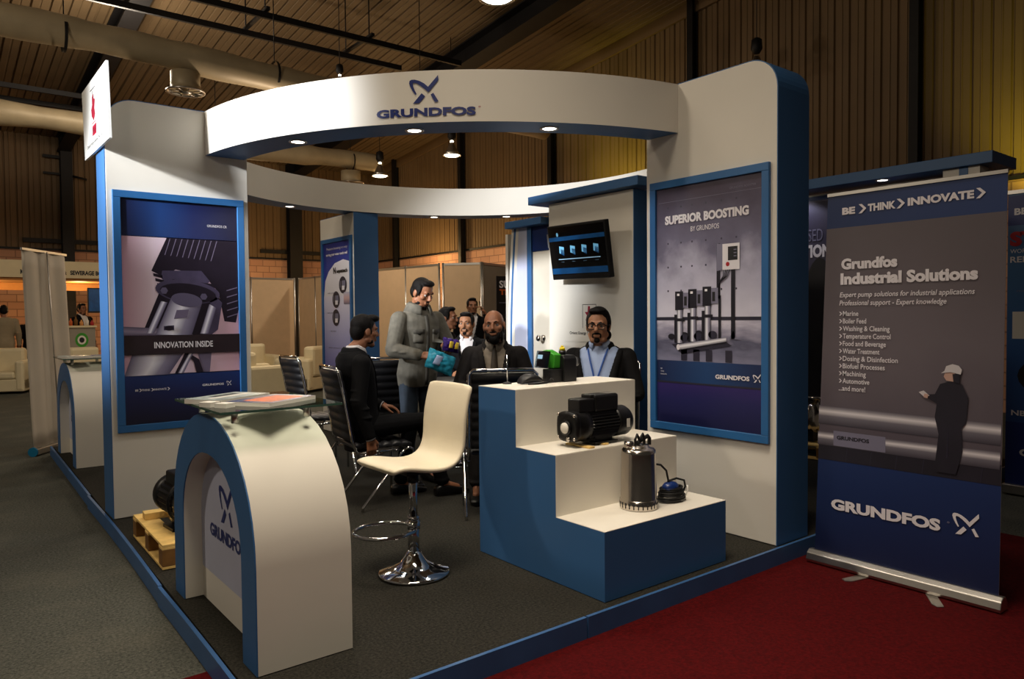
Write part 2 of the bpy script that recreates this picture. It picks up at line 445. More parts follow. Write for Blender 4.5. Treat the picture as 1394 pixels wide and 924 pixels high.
# ducts
def duct(y, z, r, x0, x1, label, ups):
    t = thing('air_duct', label, 'duct', (0, 0, 0), group='fabric air ducts under the roof')
    b = MB().m('duct_foil'); rings = []; n = int((x1 - x0) / 0.22)
    for i in range(n + 1):
        x = x0 + (x1 - x0) * i / n
        rr = r * (1.0 + 0.05 * math.sin(x * 2.1) + 0.04 * math.sin(x * 5.3 + 1)); sag = 0.05 * math.sin(x * 0.9)
        if i % 7 == 0: rr *= 1.06
        rings.append([(x, y + rr * math.cos(2 * PI * k / 20), z + sag + rr * math.sin(2 * PI * k / 20)) for k in range(20)])
    b.loft(rings); b.build('duct_body', t)
    for x in ups:
        h = MB().m('dark_steel'); h.cyl((x, y, z + r), (x, y, roofz(x, y)), 0.008, seg=6); h.build('hanger', t); h = MB().m('dark_steel'); h.lathe([(r * 1.12, -0.02), (r * 1.12, 0.02)], (x, y, z), 20, 'x', caps=False); h.build('hanger_band', t)
    return t
d1 = duct(12.1, 5.5, 0.215, -6, 10.5, 'long grey foil duct crossing above the left display tower', (1.6, 4.6, 7.4))
d2 = duct(17.3, 5.45, 0.225, -5, 9.3, 'grey foil duct farther back, seen low behind the ring', (0.9, 5.2, 8.5))
def diffuser(t, x, y, z, r):
    b = MB().m('duct_foil'); b.lathe([(r * 0.82, 0.3), (r * 0.82, 0.1), (r * 0.80, 0.04), (r * 0.86, 0.035)], (x, y, z), 28); b.build('diffuser_neck', t)
    b = MB().m('aluminium'); b.lathe([(r * 0.86, 0.035), (r * 1.08, 0.02), (r * 1.1, 0.0), (r * 0.98, 0.0), (r * 0.86, 0.025)], (x, y, z), 28, caps=False)
    b.lathe([(r * 0.34, 0.0), (r * 0.3, -0.02), (0.01, -0.03)], (x, y, z), 20)
    for k in range(8):
        a = 2 * PI * k / 8; b.cyl((x + r * .3 * math.cos(a), y + r * .3 * math.sin(a), z + .005), (x + r * math.cos(a), y + r * math.sin(a), z + .01), 0.008, seg=5)
    b.build('diffuser_ring', t)
diffuser(d1, 3.2, 12.1, 4.98, 0.26)
diffuser(d2, 8.5, 17.3, 4.9, 0.30)

# cable ladders
def ladder(x0, x1, ya, yb, z, steps, label):
    t = thing('cable_ladder', label, 'cable ladder', (0, 0, 0))
    for y, xe in ((ya, x1[0]), (yb, x1[1])):
        b = MB().m('dark_steel'); b.box(x0, xe, y - 0.03, y + 0.03, z - 0.05, z + 0.05); b.build('rail', t)
    for x in steps:
        b = MB().m('dark_steel'); b.box(x - 0.03, x + 0.03, ya - 0.15, yb + 0.15, z + 0.05, z + 0.1) if ya < yb else b.box(x - 0.03, x + 0.03, yb - 0.15, ya + 0.15, z + 0.05, z + 0.1)
        b.build('rung', t)
        b = MB().m('dark_steel'); b.cyl((x, ya, z), (x, ya, roofz(x, ya)), 0.012, seg=6); b.build('hanger', t); b = MB().m('dark_steel'); b.cyl((x, yb, z), (x, yb, roofz(x, yb)), 0.012, seg=6); b.build('hanger', t)
ladder(-6, (7.6, 8.4), 13.15, 12.2, 6.5, (2.6, 4.5, 6.4), 'dark steel cable ladder hanging in front of the roof above the ring')
ladder(-6, (2.9, 2.9), 19.4, 18.3, 6.3, (-1.0, 1.2), 'dark steel cable ladder far back above the left stall')

# pendant lamps
def pendant(x, y, z, label, lit, s=1.0, power=0):
    t = thing('pendant_lamp', label, 'lamp', (x, y, z), group='high bay lamps under the roof')
    b = MB().m('dark_steel'); b.cyl((0, 0, 0.62 * s), (0, 0, roofz(x, y) - z), 0.008, seg=6); b.build('cable', t)
    b = MB().m('dark_steel'); b.lathe([(0.03 * s, 0.62 * s), (0.09 * s, 0.58 * s), (0.1 * s, 0.42 * s), (0.05 * s, 0.34 * s)], seg=18); b.build('ballast', t)
    b = MB().m('glass' if False else 'aluminium'); b.lathe([(0.04 * s, 0.30 * s), (0.07 * s, 0.24 * s), (0.14 * s, 0.1 * s), (0.21 * s, 0.0), (0.20 * s, 0.0), (0.13 * s, 0.1 * s), (0.05 * s, 0.24 * s)], seg=28, caps=False); b.build('reflector', t)
    if lit:
        b = MB().m('lamp_glow'); b.lathe([(0.185 * s, 0.02), (0.15 * s, -0.01), (0.02, -0.02)], seg=24); b.build('lens', t)
        b = MB().m('bulb'); b.ball((0, 0, 0.315 * s), 0.04 * s, 10, 6); b.build('bulb', t)
        if power: lamp('pendant_light', 'SPOT', (x, y, z - 0.06), power, WARM, aim=(x, y, 0), size=0.15, spot=150, blend=0.6)
    return t
pendant(6.30, 8.25, 5.9, 'brightly lit high bay lamp cut by the top edge of the photo', True, 1.25, 240)
pendant(9.04, 13.5, 5.0, 'lit pendant lamp seen through the ring, nearer the wall post', True, 0.95, 240)
pendant(8.9, 16.5, 5.0, 'lit pendant lamp seen through the ring beside the duct end', True, 1.0, 240)
pendant(6.05, 12.7, 5.72, 'small lamp peeping over the white ring beside the ladder', True, 0.7, 0)
pendant(11.6, 7.65, 5.75, 'unlit dark lamp hanging above the right display tower', False, 1.0, 0)

# warm wall washers on the two hall walls (stall lights behind the booths)
lamp('wall_wash', 'SPOT', (11.4, 11.3, 3.4), 190, (1.0, 0.90, 0.08), aim=(12.5, 11.6, 4.6), size=0.1, spot=90, blend=1.0)
lamp('wall_wash', 'SPOT', (11.4, 3.3, 2.9), 150, (1.0, 0.94, 0.08), aim=(12.5, 3.4, 4.2), size=0.1, spot=90, blend=1.0)
lamp('wall_wash', 'POINT', (11.3, 19.2, 3.2), 110, (1.0, 0.66, 0.28), size=0.2)
lamp('wall_wash', 'POINT', (11.0, 15.2, 3.0), 70, (1.0, 0.66, 0.28), size=0.2)
lamp('wall_wash', 'POINT', (7.4, 22.0, 3.0), 70, (1.0, 0.68, 0.34), size=0.2)
# ================================================================ the booth shell
t = thing('aisle_carpet', 'red carpet strip laid over the hall floor in front of the booth', 'carpet')
b = MB().m('red_carpet'); b.box(-6, 5.66, -6.5, 3.23, 0.001, 0.006); b.build('carpet_strip', t)

XL0, XL1 = 0.885, 1.035   # left edge of the platform at the front and at the back
YF, YBK = 2.445, 9.55
t = thing('booth_platform', 'low raised booth floor with dark carpet and blue kerb boards', 'platform')
b = MB().m('booth_carpet')
lx = lambda y: XL0 + (XL1 - XL0) * (y - YF) / (YBK - YF)
b.prism([(lx(YF) + 0.015, YF + 0.015), (8.0, YF + 0.015), (8.0, YBK), (lx(YBK) + 0.015, YBK)], 'z', 0.006, HP - 0.004)
b.build('platform_carpet', t)
def kerb(p0, p1, wob):
    b = MB().m('kerb_blue'); p0, p1 = Vector(p0), Vector(p1); d = (p1 - p0); n = Vector((-d.y, d.x)).normalized()
    rings = []
    for i in range(13):
        q = p0 + d * (i / 12) + n * (wob * math.sin(PI * i / 12) if wob else 0)
        rings.append([(q.x + n.x * s, q.y + n.y * s, z) for s, z in ((0.009, 0.006), (0.009, HP + 0.002), (-0.009, HP + 0.002), (-0.009, 0.006))])
    b.loft(rings, True, True, False); b.build('kerb_board', t)
kerb((lx(YF) - 0.005, YF), (2.35, YF), 0); kerb((2.36, YF), (4.9, YF), 0); kerb((4.91, YF), (8.0, YF), 0)
kerb((lx(2.44) - .01, 2.44), (lx(4.14) - .012, 4.14), -0.006); kerb((lx(4.15) - .006, 4.15), (lx(6.66) - .014, 6.66), -0.012); kerb((lx(6.67) - .004, 6.67), (lx(YBK) - .008, YBK), 0.0)

TOP = 3.035; ZB_ = 2.714
def tower_profile(a0, a1, round_at, TOP):
    """side outline with one rounded upper corner; a = running coordinate"""
    r = 0.19 if TOP > 2.8 else 0.004; pts = []
    if round_at == 'lo':
        pts = [(a1, HP), (a1, TOP), ]
        pts += [(a0 + r - r * math.sin(t * PI / 2 / 8), TOP - r + r * math.cos(t * PI / 2 / 8)) for t in range(9)]
        pts += [(a0, HP)]
    else:
        pts = [(a0, HP), (a0, TOP)]
        pts += [(a1 - r + r * math.sin(t * PI / 2 / 8), TOP - r + r * math.cos(t * PI / 2 / 8)) for t in range(9)]
        pts += [(a1, HP)]
        pts = pts[::-1]
    return pts
def tower(name, label, axis, a0, a1, f0, f1, rnd, TOP=TOP):
    """white outer faces, blue rim band wrapping the narrow sides"""
    t = thing(name, label, 'display tower', group='white and blue display towers')
    pts = tower_profile(a0, a1, rnd, TOP)
    b = MB().m('white_paint'); b.prism(pts, axis, f0, f1); b.build('tower_body', t, bevel=0.004)
    # blue rim: strip over the rounded edge and down the side
    r = 0.19 if TOP > 2.8 else 0.004; rim = []
    if rnd == 'lo':
        rim = [(a0, HP)] + [(a0 + r - r * math.cos(k * PI / 2 / 10), TOP - r + r * math.sin(k * PI / 2 / 10)) for k in range(11)] + [(a1 - 0.02, TOP)]
        nrm = lambda i: None
    else:
        rim = [(a1, HP)] + [(a1 - r + r * math.cos(k * PI / 2 / 10), TOP - r + r * math.sin(k * PI / 2 / 10)) for k in range(11)] + [(a0 + 0.02, TOP)]
    out = []
    for i, p in enumerate(rim):
        q0, q1 = Vector(rim[max(i - 1, 0)]), Vector(rim[min(i + 1, len(rim) - 1)]); d = (q1 - q0).normalized()
        n = Vector((-d.y, d.x)) if rnd == 'lo' else Vector((d.y, -d.x))
        out.append((Vector(p) - n * 0.003, Vector(p) + n * 0.004))
    b = MB().m('blue_paint'); rings = []
    for q0, q1 in out:
        ring = []
        for q, f in ((q0, f0 + 0.001), (q1, f0 + 0.001), (q1, f1 - 0.001), (q0, f1 - 0.001)):
            ring.append((f, q.x, q.y) if axis == 'x' else (q.x, f, q.y))
        rings.append(ring)
    b.loft(rings, True, True, False); b.build('blue_side', t)
    return t
tower('display_tower', 'tall white tower with blue side carrying the motor poster, at the left kerb', 'y', 0.983, 1.957, 5.75, 6.06, 'lo')
tower('display_tower', 'tall white tower with blue side carrying the concrete wall booster poster', 'x', 2.475, 3.487, 3.965, 4.31, 'lo')
tower('display_tower', 'rear white column with blue side behind the seated man in profile', 'x', 7.785, 8.70, 3.849, 4.16, 'lo', ZB_ - 0.009)

# ---------------------------------------------------------------- framed posters
def poster(name, label, plane, a0, a1, z0, z1, fw=0.05):
    """frame on a tower face; plane ('y',5.75) or ('x',3.965); a0<a1 world running coordinate"""
    ax, v = plane
    t = thing(name, label, 'poster', group='framed posters on the towers')
    P = (lambda a, z, o: (a, v - o, z)) if ax == 'y' else (lambda a, z, o: (v - o, a, z))
    for q in ((a0, a1, z1 - fw, z1), (a0, a1, z0, z0 + fw), (a0, a0 + fw, z0 + fw, z1 - fw), (a1 - fw, a1, z0 + fw, z1 - fw)):
        b = MB().m('frame_blue')
        if ax == 'y': b.box(q[0], q[1], v - 0.025, v - 0.0005, q[2], q[3])
        else: b.box(v - 0.025, v - 0.0005, q[0], q[1], q[2], q[3])
        b.build('frame_rail', t, bevel=0.003)
    return t, P
Mramp('motor_bg', [(0.0, (196, 150, 168)), (0.25, (236, 214, 228)), (0.5, (222, 200, 220)), (1.0, (214, 168, 184))], 'X')
Mramp('motor_navy', [(0.0, (14, 18, 58)), (0.32, (22, 60, 122)), (0.6, (16, 30, 84)), (1.0, (16, 12, 44))], 'X')
Mramp('motor_low', [(0.0, (12, 12, 40)), (0.55, (18, 26, 78)), (1.0, (22, 48, 110))], 'Y', noise_amt=0.15, nscale=2)
M('motor_dark', (34, 26, 40), 0.35, var=0.15, vscale=12)
M('motor_mid', (74, 66, 92), 0.35, var=0.2, vscale=10)
M('motor_line', (112, 102, 128), 0.4, var=0.0)
M('band_dark', (44, 32, 38), 0.4, var=0.1, vscale=8)
Mramp('motor_silver', [(0.0, (92, 84, 112)), (0.3, (206, 202, 220)), (0.45, (236, 234, 244)), (0.7, (142, 136, 162)), (1.0, (84, 76, 104))], 'X')
Mramp('pipe_print', [(0.0, (86, 74, 98)), (0.5, (150, 138, 164)), (1.0, (96, 86, 110))], 'Y')

# --- left poster: motor close-up
t, P = poster('framed_poster', 'blue framed poster of a pump motor with white INNOVATION INSIDE lettering', ('y', 5.75), 1.018, 1.918, 0.705, 2.40)
b = MB()
ly = lambda k: 0.008 + 0.0012 * k
def R2(m, a0, a1, z0, z1, k): b.m(m).quad(P(a0, z0, ly(k)), P(a1, z0, ly(k)), P(a1, z1, ly(k)), P(a0, z1, ly(k)))
def PG(m, pts, k): b.m(m).poly([P(a, z, ly(k)) for a, z in pts])
def Q4(m, pts, k): b.m(m).quad(*[P(a, z, ly(k)) for a, z in pts])
def ell(m, c, ra, rz, k, rot=0.0, n=28, a0=0.0, a1=2 * PI):
    PG(m, [(c[0] + ra * math.cos(a0 + (a1 - a0) * i / n) * math.cos(rot) - rz * math.sin(a0 + (a1 - a0) * i / n) * math.sin(rot), c[1] + ra * math.cos(a0 + (a1 - a0) * i / n) * math.sin(rot) + rz * math.sin(a0 + (a1 - a0) * i / n) * math.cos(rot)) for i in range(n)], k)
x0, x1 = 1.066, 1.870
R2('motor_navy', x0, x1, 2.085, 2.352, 0); R2('motor_low', x0, x1, 0.752, 1.105, 0); R2('motor_bg', x0, x1, 1.10, 2.09, 0)
# finned housing
PG('motor_dark', [(1.365, 2.085), (1.258, 1.846), (1.345, 1.80), (1.42, 1.86), (1.62, 1.82), (1.72, 1.70), (1.76, 1.48), (1.845, 1.47), (1.87, 1.58), (1.87, 2.085)], 1)
for i in range(9): PG('motor_line', [(1.385 + i * .041, 2.082), (1.391 + i * .041, 2.082), (1.353 + i * .04, 1.962 - i * .004), (1.347 + i * .04, 1.962 - i * .004)], 2)
for i in range(5): PG('motor_line', [(1.78, 1.715 - i * .05), (1.86, 1.74 - i * .05), (1.86, 1.733 - i * .05), (1.78, 1.707 - i * .05)], 2)
for i in range(3): PG('motor_dark', [(1.27 + i * .012, 1.83 - i * .035), (1.33 + i * .012, 1.815 - i * .035), (1.33 + i * .012, 1.795 - i * .035), (1.272 + i * .012, 1.808 - i * .035)], 2)
PG('motor_mid', [(1.33, 1.85), (1.60, 1.855), (1.66, 1.78), (1.60, 1.72), (1.36, 1.75), (1.32, 1.80)], 2)
# lantern: dark body sloping down to the left, silver coupling guard
PG('motor_dark', [(1.31, 1.70), (1.19, 1.40), (1.62, 1.38), (1.74, 1.62), (1.68, 1.76), (1.40, 1.79)], 3)
ell('motor_mid', (1.505, 1.70), 0.225, 0.085, 4, -0.12)
ell('motor_dark', (1.505, 1.69), 0.195, 0.068, 5, -0.12)
PG('motor_mid', [(1.63, 1.73), (1.745, 1.62), (1.71, 1.42), (1.66, 1.38), (1.60, 1.38), (1.665, 1.58)], 4)
Q4('motor_silver', [(1.275, 1.39), (1.52, 1.38), (1.60, 1.62), (1.385, 1.655)], 6)
ell('motor_silver', (1.492, 1.638), 0.108, 0.05, 7, -0.15)
Q4('motor_silver', [(1.215, 1.40), (1.265, 1.40), (1.36, 1.62), (1.315, 1.63)], 6)
Q4('motor_silver', [(1.58, 1.39), (1.64, 1.39), (1.70, 1.58), (1.65, 1.61)], 6)
PG('motor_line', [(1.40, 1.50), (1.49, 1.51), (1.505, 1.57), (1.42, 1.565)], 7)
PG('motor_mid', [(1.33, 1.42), (1.40, 1.42), (1.40, 1.455), (1.33, 1.45)], 8); ell('motor_dark', (1.365, 1.435), 0.03, 0.018, 9)
for c in ((1.338, 1.705), (1.611, 1.664)): ell('motor_silver', c, 0.026, 0.026, 8, 0, 6)
Q4('pipe_print', [(1.068, 1.385), (1.42, 1.385), (1.36, 1.43), (1.068, 1.45)], 5)
R2('band_dark', x0, x1, 1.248, 1.384, 10)
# below the band
Q4('motor_silver', [(1.068, 1.10), (1.36, 1.10), (1.46, 1.248), (1.12, 1.248)], 3)
PG('motor_dark', [(1.40, 1.105), (1.42, 1.105), (1.52, 1.248), (1.47, 1.248)], 4); Q4('motor_silver', [(1.42, 1.105), (1.46, 1.105), (1.53, 1.248), (1.50, 1.248)], 5)
PG('motor_dark', [(1.55, 1.105), (1.60, 1.105), (1.57, 1.20), (1.50, 1.248), (1.47, 1.248), (1.53, 1.19)], 4); Q4('motor_line', [(1.60, 1.105), (1.645, 1.105), (1.66, 1.248), (1.56, 1.248)], 3)
b.text('INNOVATION INSIDE', P(1.263, 1.293, ly(12)), XR, UP, 0.405, 0.046, 0.022, mat='print_white')
b.text('GRUNDFOS CR', P(1.648, 2.183, ly(2)), XR, UP, 0.142, 0.018, 0.0, mat='print_white')
b.text('BE', P(1.135, 0.989, ly(2)), XR, UP, 0.02, 0.015, 0.02, mat='print_white')
b.text('THINK', P(1.178, 0.989, ly(2)), XR, UP, 0.055, 0.015, 0.02, mat='print_white'); b.text('INNOVATE', P(1.256, 0.989, ly(2)), XR, UP, 0.085, 0.015, 0.02, mat='print_white')
def chevron(o, right, h, mat):
    o, right = Vector(o), Vector(right); w = h * 0.34
    b.m(mat).poly([o + UP * h, o + right * w + UP * h, o + right * (h * .5 + w) + UP * h / 2, o + right * h * .5 + UP * h / 2])
    b.poly([o + right * h * .5 + UP * h / 2, o + right * (h * .5 + w) + UP * h / 2, o + right * w, o])
for x in (1.160, 1.238, 1.346): chevron(P(x, 0.985, ly(2)), XR, 0.022, 'print_white')
b.text('GRUNDFOS', P(1.59, 1.0, ly(2)), XR, UP, 0.155, 0.016, 0.03, mat='print_white'); b.emblem(P(1.765, 0.992, ly(2)), XR, UP, 0.036, 0.04, 'print_white')
b.build('print', t, recalc=False)

# --- right poster: booster set in front of a concrete wall
t, P = poster('framed_poster', 'blue framed poster of three booster pumps with SUPERIOR BOOSTING lettering', ('x', 3.965), 2.515, 3.44, 0.715, 2.405)
def P(s, z, o, _v=3.965): return (_v - o, s, z)
b = MB()
def R2(m, s0, s1, z0, z1, k): b.m(m).quad(P(s0, z0, ly(k)), P(s1, z0, ly(k)), P(s1, z1, ly(k)), P(s0, z1, ly(k)))   # s0 = screen left (large y)
Mramp('concrete_print', [(0.0, (206, 204, 222)), (0.3, (176, 174, 196)), (0.55, (104, 100, 124)), (0.85, (76, 68, 90)), (1.0, (70, 58, 78))], 'Y', noise_amt=0.75, nscale=3.2)
Mramp('floor_print', [(0.0, (124, 124, 150)), (0.4, (84, 84, 108)), (0.75, (160, 156, 178)), (1.0, (206, 202, 218))], 'Y', noise_amt=0.8, nscale=5)
Mramp('boost_band', [(0.0, (16, 30, 72)), (0.5, (24, 62, 112)), (1.0, (18, 34, 78))], 'X')
Mramp('boost_low', [(0.0, (14, 16, 62)), (0.6, (26, 26, 86)), (1.0, (46, 30, 100))], 'Y', noise_amt=0.25, nscale=2)
Mramp('pump_silver', [(0.0, (60, 58, 76)), (0.35, (236, 236, 246)), (0.6, (150, 148, 170)), (1.0, (52, 50, 66))], 'X')
M('pump_dark', (28, 26, 36), 0.4, var=0.1)
M('shadow_ink', (44, 42, 58), 0.4, var=0.1)
M('hole_ink', (62, 58, 76), 0.4, var=0.0)
sL, sR = 3.392, 2.557
R2('concrete_print', sL, sR, 1.472, 2.356, 0); R2('floor_print', sL, sR, 1.19, 1.474, 0); R2('boost_band', sL, sR, 1.045, 1.19, 0); R2('boost_low', sL, sR, 0.762, 1.046, 0)
R2('shadow_ink', sL, sR, 1.462, 1.484, 1); R2('shadow_ink', sL, sR, 1.037, 1.049, 1)
R2('grey_ink', sL - .02, sR, 2.2595, 2.2620, 1)
for s in (3.29, 3.18, 3.09, 2.98, 2.86, 2.75):
    for z in (2.22, 1.98, 1.82, 1.66):
        R2('hole_ink', s + .006, s - .006, z - .006, z + .006, 1)
b.text('SUPERIOR BOOSTING', P(3.313, 2.112, ly(4)), YR, UP, 0.654, 0.058, 0.05, mat='print_white')
b.text('BY GRUNDFOS', P(3.098, 2.047, ly(4)), YR, UP, 0.222, 0.034, 0.0, mat='print_white')
b.text('GRUNDFOS BOOSTER', P(2.80, 2.281, ly(2)), YR, UP, 0.19, 0.014, 0.0, mat='grey_ink')
# reflections of the set on the wet floor
for s in (3.15, 3.05, 2.95, 2.80): R2('shadow_ink', s + .03, s - .02, 1.195, 1.27, 2)
# control cabinet on posts
R2('pump_dark', 2.895, 2.868, 1.60, 1.95, 3); R2('pump_dark', 2.787, 2.757, 1.345, 1.80, 3); R2('pump_dark', 2.882, 2.862, 1.34, 1.62, 3)
PGp = lambda m, pts, k: b.m(m).poly([P(s, z, ly(k)) for s, z in pts])
PGp('grey_ink', [(2.893, 1.775), (2.85, 1.780), (2.85, 1.943), (2.893, 1.95)], 4)
R2('print_white', 2.85, 2.724, 1.78, 1.943, 4); R2('black_ink', 2.808, 2.738, 1.838, 1.924, 5); PGp('red_print', [(2.81 + .014 * math.cos(a * PI / 6), 1.815 + .014 * math.sin(a * PI / 6)) for a in range(12)], 5)
for i in range(3): R2('grey_ink', 2.765, 2.745, 1.86 + i * .02, 1.866 + i * .02, 6)
for k in range(4): b.m('pump_dark').tube([P(2.84 - k * .015, 1.78, ly(5)), P(2.845 - k * .01, 1.74, ly(5)), P(2.875, 1.70, ly(5)), P(2.878, 1.64, ly(5))], 0.0025, 5)
# base frame, manifold, three pumps
PGp('shadow_ink', [(3.26, 1.30), (3.17, 1.235), (2.78, 1.30), (2.86, 1.345)], 2)
for s, z in ((3.16, 0.0), (3.05, 0.012), (2.935, 0.024)):
    R2('pump_dark', s + .068, s - .0, 1.53 + z, 1.655 + z, 4); R2('grey_ink', s + .0, s - .052, 1.545 + z, 1.645 + z, 4); R2('black_ink', s - .008, s - .03, 1.56 + z, 1.62 + z, 5)
    R2('print_white', s + .05, s + .03, 1.625 + z, 1.64 + z, 5)
    b.m('pump_silver').quad(P(s + .052, 1.31 + z, ly(4)), P(s + .004, 1.31 + z, ly(4)), P(s + .004, 1.53 + z, ly(4)), P(s + .052, 1.53 + z, ly(4)))
    R2('pump_dark', s + .07, s - .012, 1.455 + z, 1.475 + z, 5); R2('pump_dark', s + .075, s + .052, 1.31 + z, 1.50 + z, 4)
    PGp('shadow_ink', [(s - .01 + .035 * math.cos(a * PI / 6), 1.345 + z + .025 * math.sin(a * PI / 6)) for a in range(12)], 4)
    PGp('pump_dark', [(s + .1 + .03 * math.cos(a * PI / 6), 1.352 + z + .02 * math.sin(a * PI / 6)) for a in range(12)], 3)
Mramp('manifold_print', [(0.0, (64, 62, 80)), (0.6, (238, 238, 246)), (1.0, (110, 108, 130))], 'Y')
b.m('manifold_print').quad(P(3.20, 1.262, ly(6)), P(2.82, 1.325, ly(6)), P(2.82, 1.355, ly(6)), P(3.20, 1.302, ly(6)))
PGp('print_white', [(3.20 + .014 * math.cos(a * PI / 6), 1.282 + .02 * math.sin(a * PI / 6)) for a in range(12)], 7)
PGp('grey_ink', [(2.80, 1.345), (2.70, 1.34), (2.75, 1.35), (2.77, 1.40)], 3)
b.text('GRUNDFOS', P(2.905, 1.088, ly(3)), YR, UP, 0.252, 0.028, 0.04, mat='print_white'); b.emblem(P(2.63, 1.08, ly(3)), YR, UP, 0.055, 0.055, 'print_white')
for i, w in enumerate((.015, .03, .052)): b.text(('BE', 'THINK', 'INNOVATE')[i], P(3.355, 1.128 - i * .019, ly(3)), YR, UP, w, 0.009, 0.0, mat='print_white')
b.build('print', t, recalc=False)

# --- rear column poster (domestic pump leaflet style)
t, P = poster('framed_poster', 'narrow blue and lilac poster with round pictures on the rear column', ('x', 3.849), 7.815, 8.645, 0.72, 2.45)
def P(s, z, o, _v=3.849): return (_v - o, s, z)
b = MB()
Mramp('lilac_print', [(0.0, (96, 92, 176)), (0.5, (176, 176, 222)), (1.0, (226, 222, 238))], 'Y')
Mramp('purple_blue', [(0.0, (66, 82, 168)), (1.0, (42, 52, 140))], 'Y')
sL, sR = 8.595, 7.865
R2('purple_blue', sL, sR, 0.77, 2.40, 0)
PGp('print_white', [(8.595, 1.75), (8.55, 1.95), (8.45, 2.06), (8.28, 2.15), (8.05, 2.185), (7.865, 2.15), (7.865, 1.6)], 1)
b.m('lilac_print').quad(P(sL, 0.77, ly(2)), P(sR, 0.77, ly(2)), P(sR, 1.76, ly(2)), P(sL, 1.76, ly(2)))
b.text('Pressure boosting is a way', P(8.49, 2.315, ly(5)), YR, UP, 0.56, 0.03, 0.0, mat='print_white'); b.text('serving your water needs well', P(8.51, 2.245, ly(5)), YR, UP, 0.58, 0.034, 0.03, mat='print_white')
b.text('N', P(8.31, 2.03, ly(6)), YR, UP, 0.07, 0.075, 0.05, mat='black_ink'); b.text('aquatech', P(8.22, 2.035, ly(6)), YR, UP, 0.29, 0.045, 0.04, mat='black_ink')
for s, z in ((8.061, 1.885), (8.247, 1.715), (8.256, 1.50)):
    PGp('shadow_ink', [(s + .10 * math.cos(a * PI / 12), z + .10 * math.sin(a * PI / 12)) for a in range(24)], 5)
    R2('grey_ink', s + .07, s - .07, z - .03, z + .05, 6); R2('print_white', s + .02, s - .05, z - .06, z - .01, 7); R2('pump_dark', s + .05, s + .02, z - .07, z + .06, 7)
Mramp('sil_print', [(0.0, (120, 110, 130)), (0.5, (206, 170, 170)), (1.0, (190, 190, 210))], 'Y')
b.m('sil_print').quad(P(8.04, 1.66, ly(5)), P(7.87, 1.66, ly(5)), P(7.87, 1.80, ly(5)), P(8.04, 1.80, ly(5)))
for z, s, w in ((1.79, 8.48, .24), (1.55, 8.5, .22), (1.33, 8.42, .16), (1.13, 8.48, .34)): b.text('water pressure', P(s, z, ly(5)), YR, UP, w, 0.02, 0.0, mat='grey_ink')
b.build('print', t, recalc=False)

# ---------------------------------------------------------------- ring fascia
ZB = 2.714
def arc(c, r, a0, a1, n=48): return [(c[0] + r * math.cos(a0 + (a1 - a0) * i / n), c[1] + r * math.sin(a0 + (a1 - a0) * i / n)) for i in range(n + 1)]
def ang(c, p): return math.atan2(p[1] - c[1], p[0] - c[0]) % (2 * PI)
def fascia(t, cO, rO, cI, rI, po0, po1, pi0, pi1, n=56):
    up = lambda a, c: c + 2 * PI if c < a else c
    O = arc(cO, rO, ang(cO, po0), up(ang(cO, po0), ang(cO, po1)), n); I = arc(cI, rI, ang(cI, pi0), up(ang(cI, pi0), ang(cI, pi1)), n)
    b = MB().m('white_paint'); th = 0.018
    def skin(A, off):
        rings = []
        for x, y in A: rings.append((x, y))
        lo = [(x, y, ZB) for x, y in A]; hi = [(x, y, TOP) for x, y in A]
        b.loft([lo, hi], close=False, caps=False, smooth=True)
    skin(O, 0); skin(I, 0)
    b.loft([[(x, y, TOP) for x, y in O], [(x, y, TOP) for x, y in I]], close=False, caps=False, smooth=False)
    b.build('fascia_board', t)
    b = MB().m('blue_paint'); b.loft([[(x, y, ZB - 0.001) for x, y in O], [(x, y, ZB - 0.001) for x, y in I]], close=False, caps=False, smooth=False)
    b.loft([[(x, y, ZB + 0.003) for x, y in O], [(x, y, ZB + 0.003) for x, y in I]], close=False, caps=False, smooth=False)
    b.build('soffit', t)
    return O, I
t = thing('ring_fascia', 'curved white front fascia with the navy emblem and name, blue underside', 'fascia')
cF, rF = (4.459, 5.989), 2.8214
fascia(t, cF, rF, (4.526, 6.007), 2.6083, (1.646, 5.746), (3.961, 3.192), (1.957, 5.746), (3.961, 3.487))
# lettering bent round the outside
b = MB()
b.emblem((0.217, 0.118, 0), (1, 0, 0), (0, 1, 0), 0.187, 0.172, 'logo_navy')
b.text('GRUNDFOS', (0, 0.042, 0), (1, 0, 0), (0, 1, 0), 0.636, 0.052, 0.045, mat='logo_navy')
b.text('o', (0.652, 0.085, 0), (1, 0, 0), (0, 1, 0), 0.014, 0.016, 0.02, mat='maroon')
for v in b.bm.verts:
    a = 3.8186 + v.co.x / rF
    v.co = (cF[0] + (rF + 0.004) * math.cos(a), cF[1] + (rF + 0.004) * math.sin(a), ZB + v.co.y)
b.build('lettering', t, recalc=False)
t = thing('ring_fascia', 'curved white rear fascia seen through the ring, blue underside', 'fascia')
cB, rBi, rBo = (3.82, 5.60), 2.18, 2.46
fascia(t, cB, rBo, cB, rBi, (4.42, 3.213), (1.40, 6.065), (4.352, 3.486), (1.69, 6.068), 80)

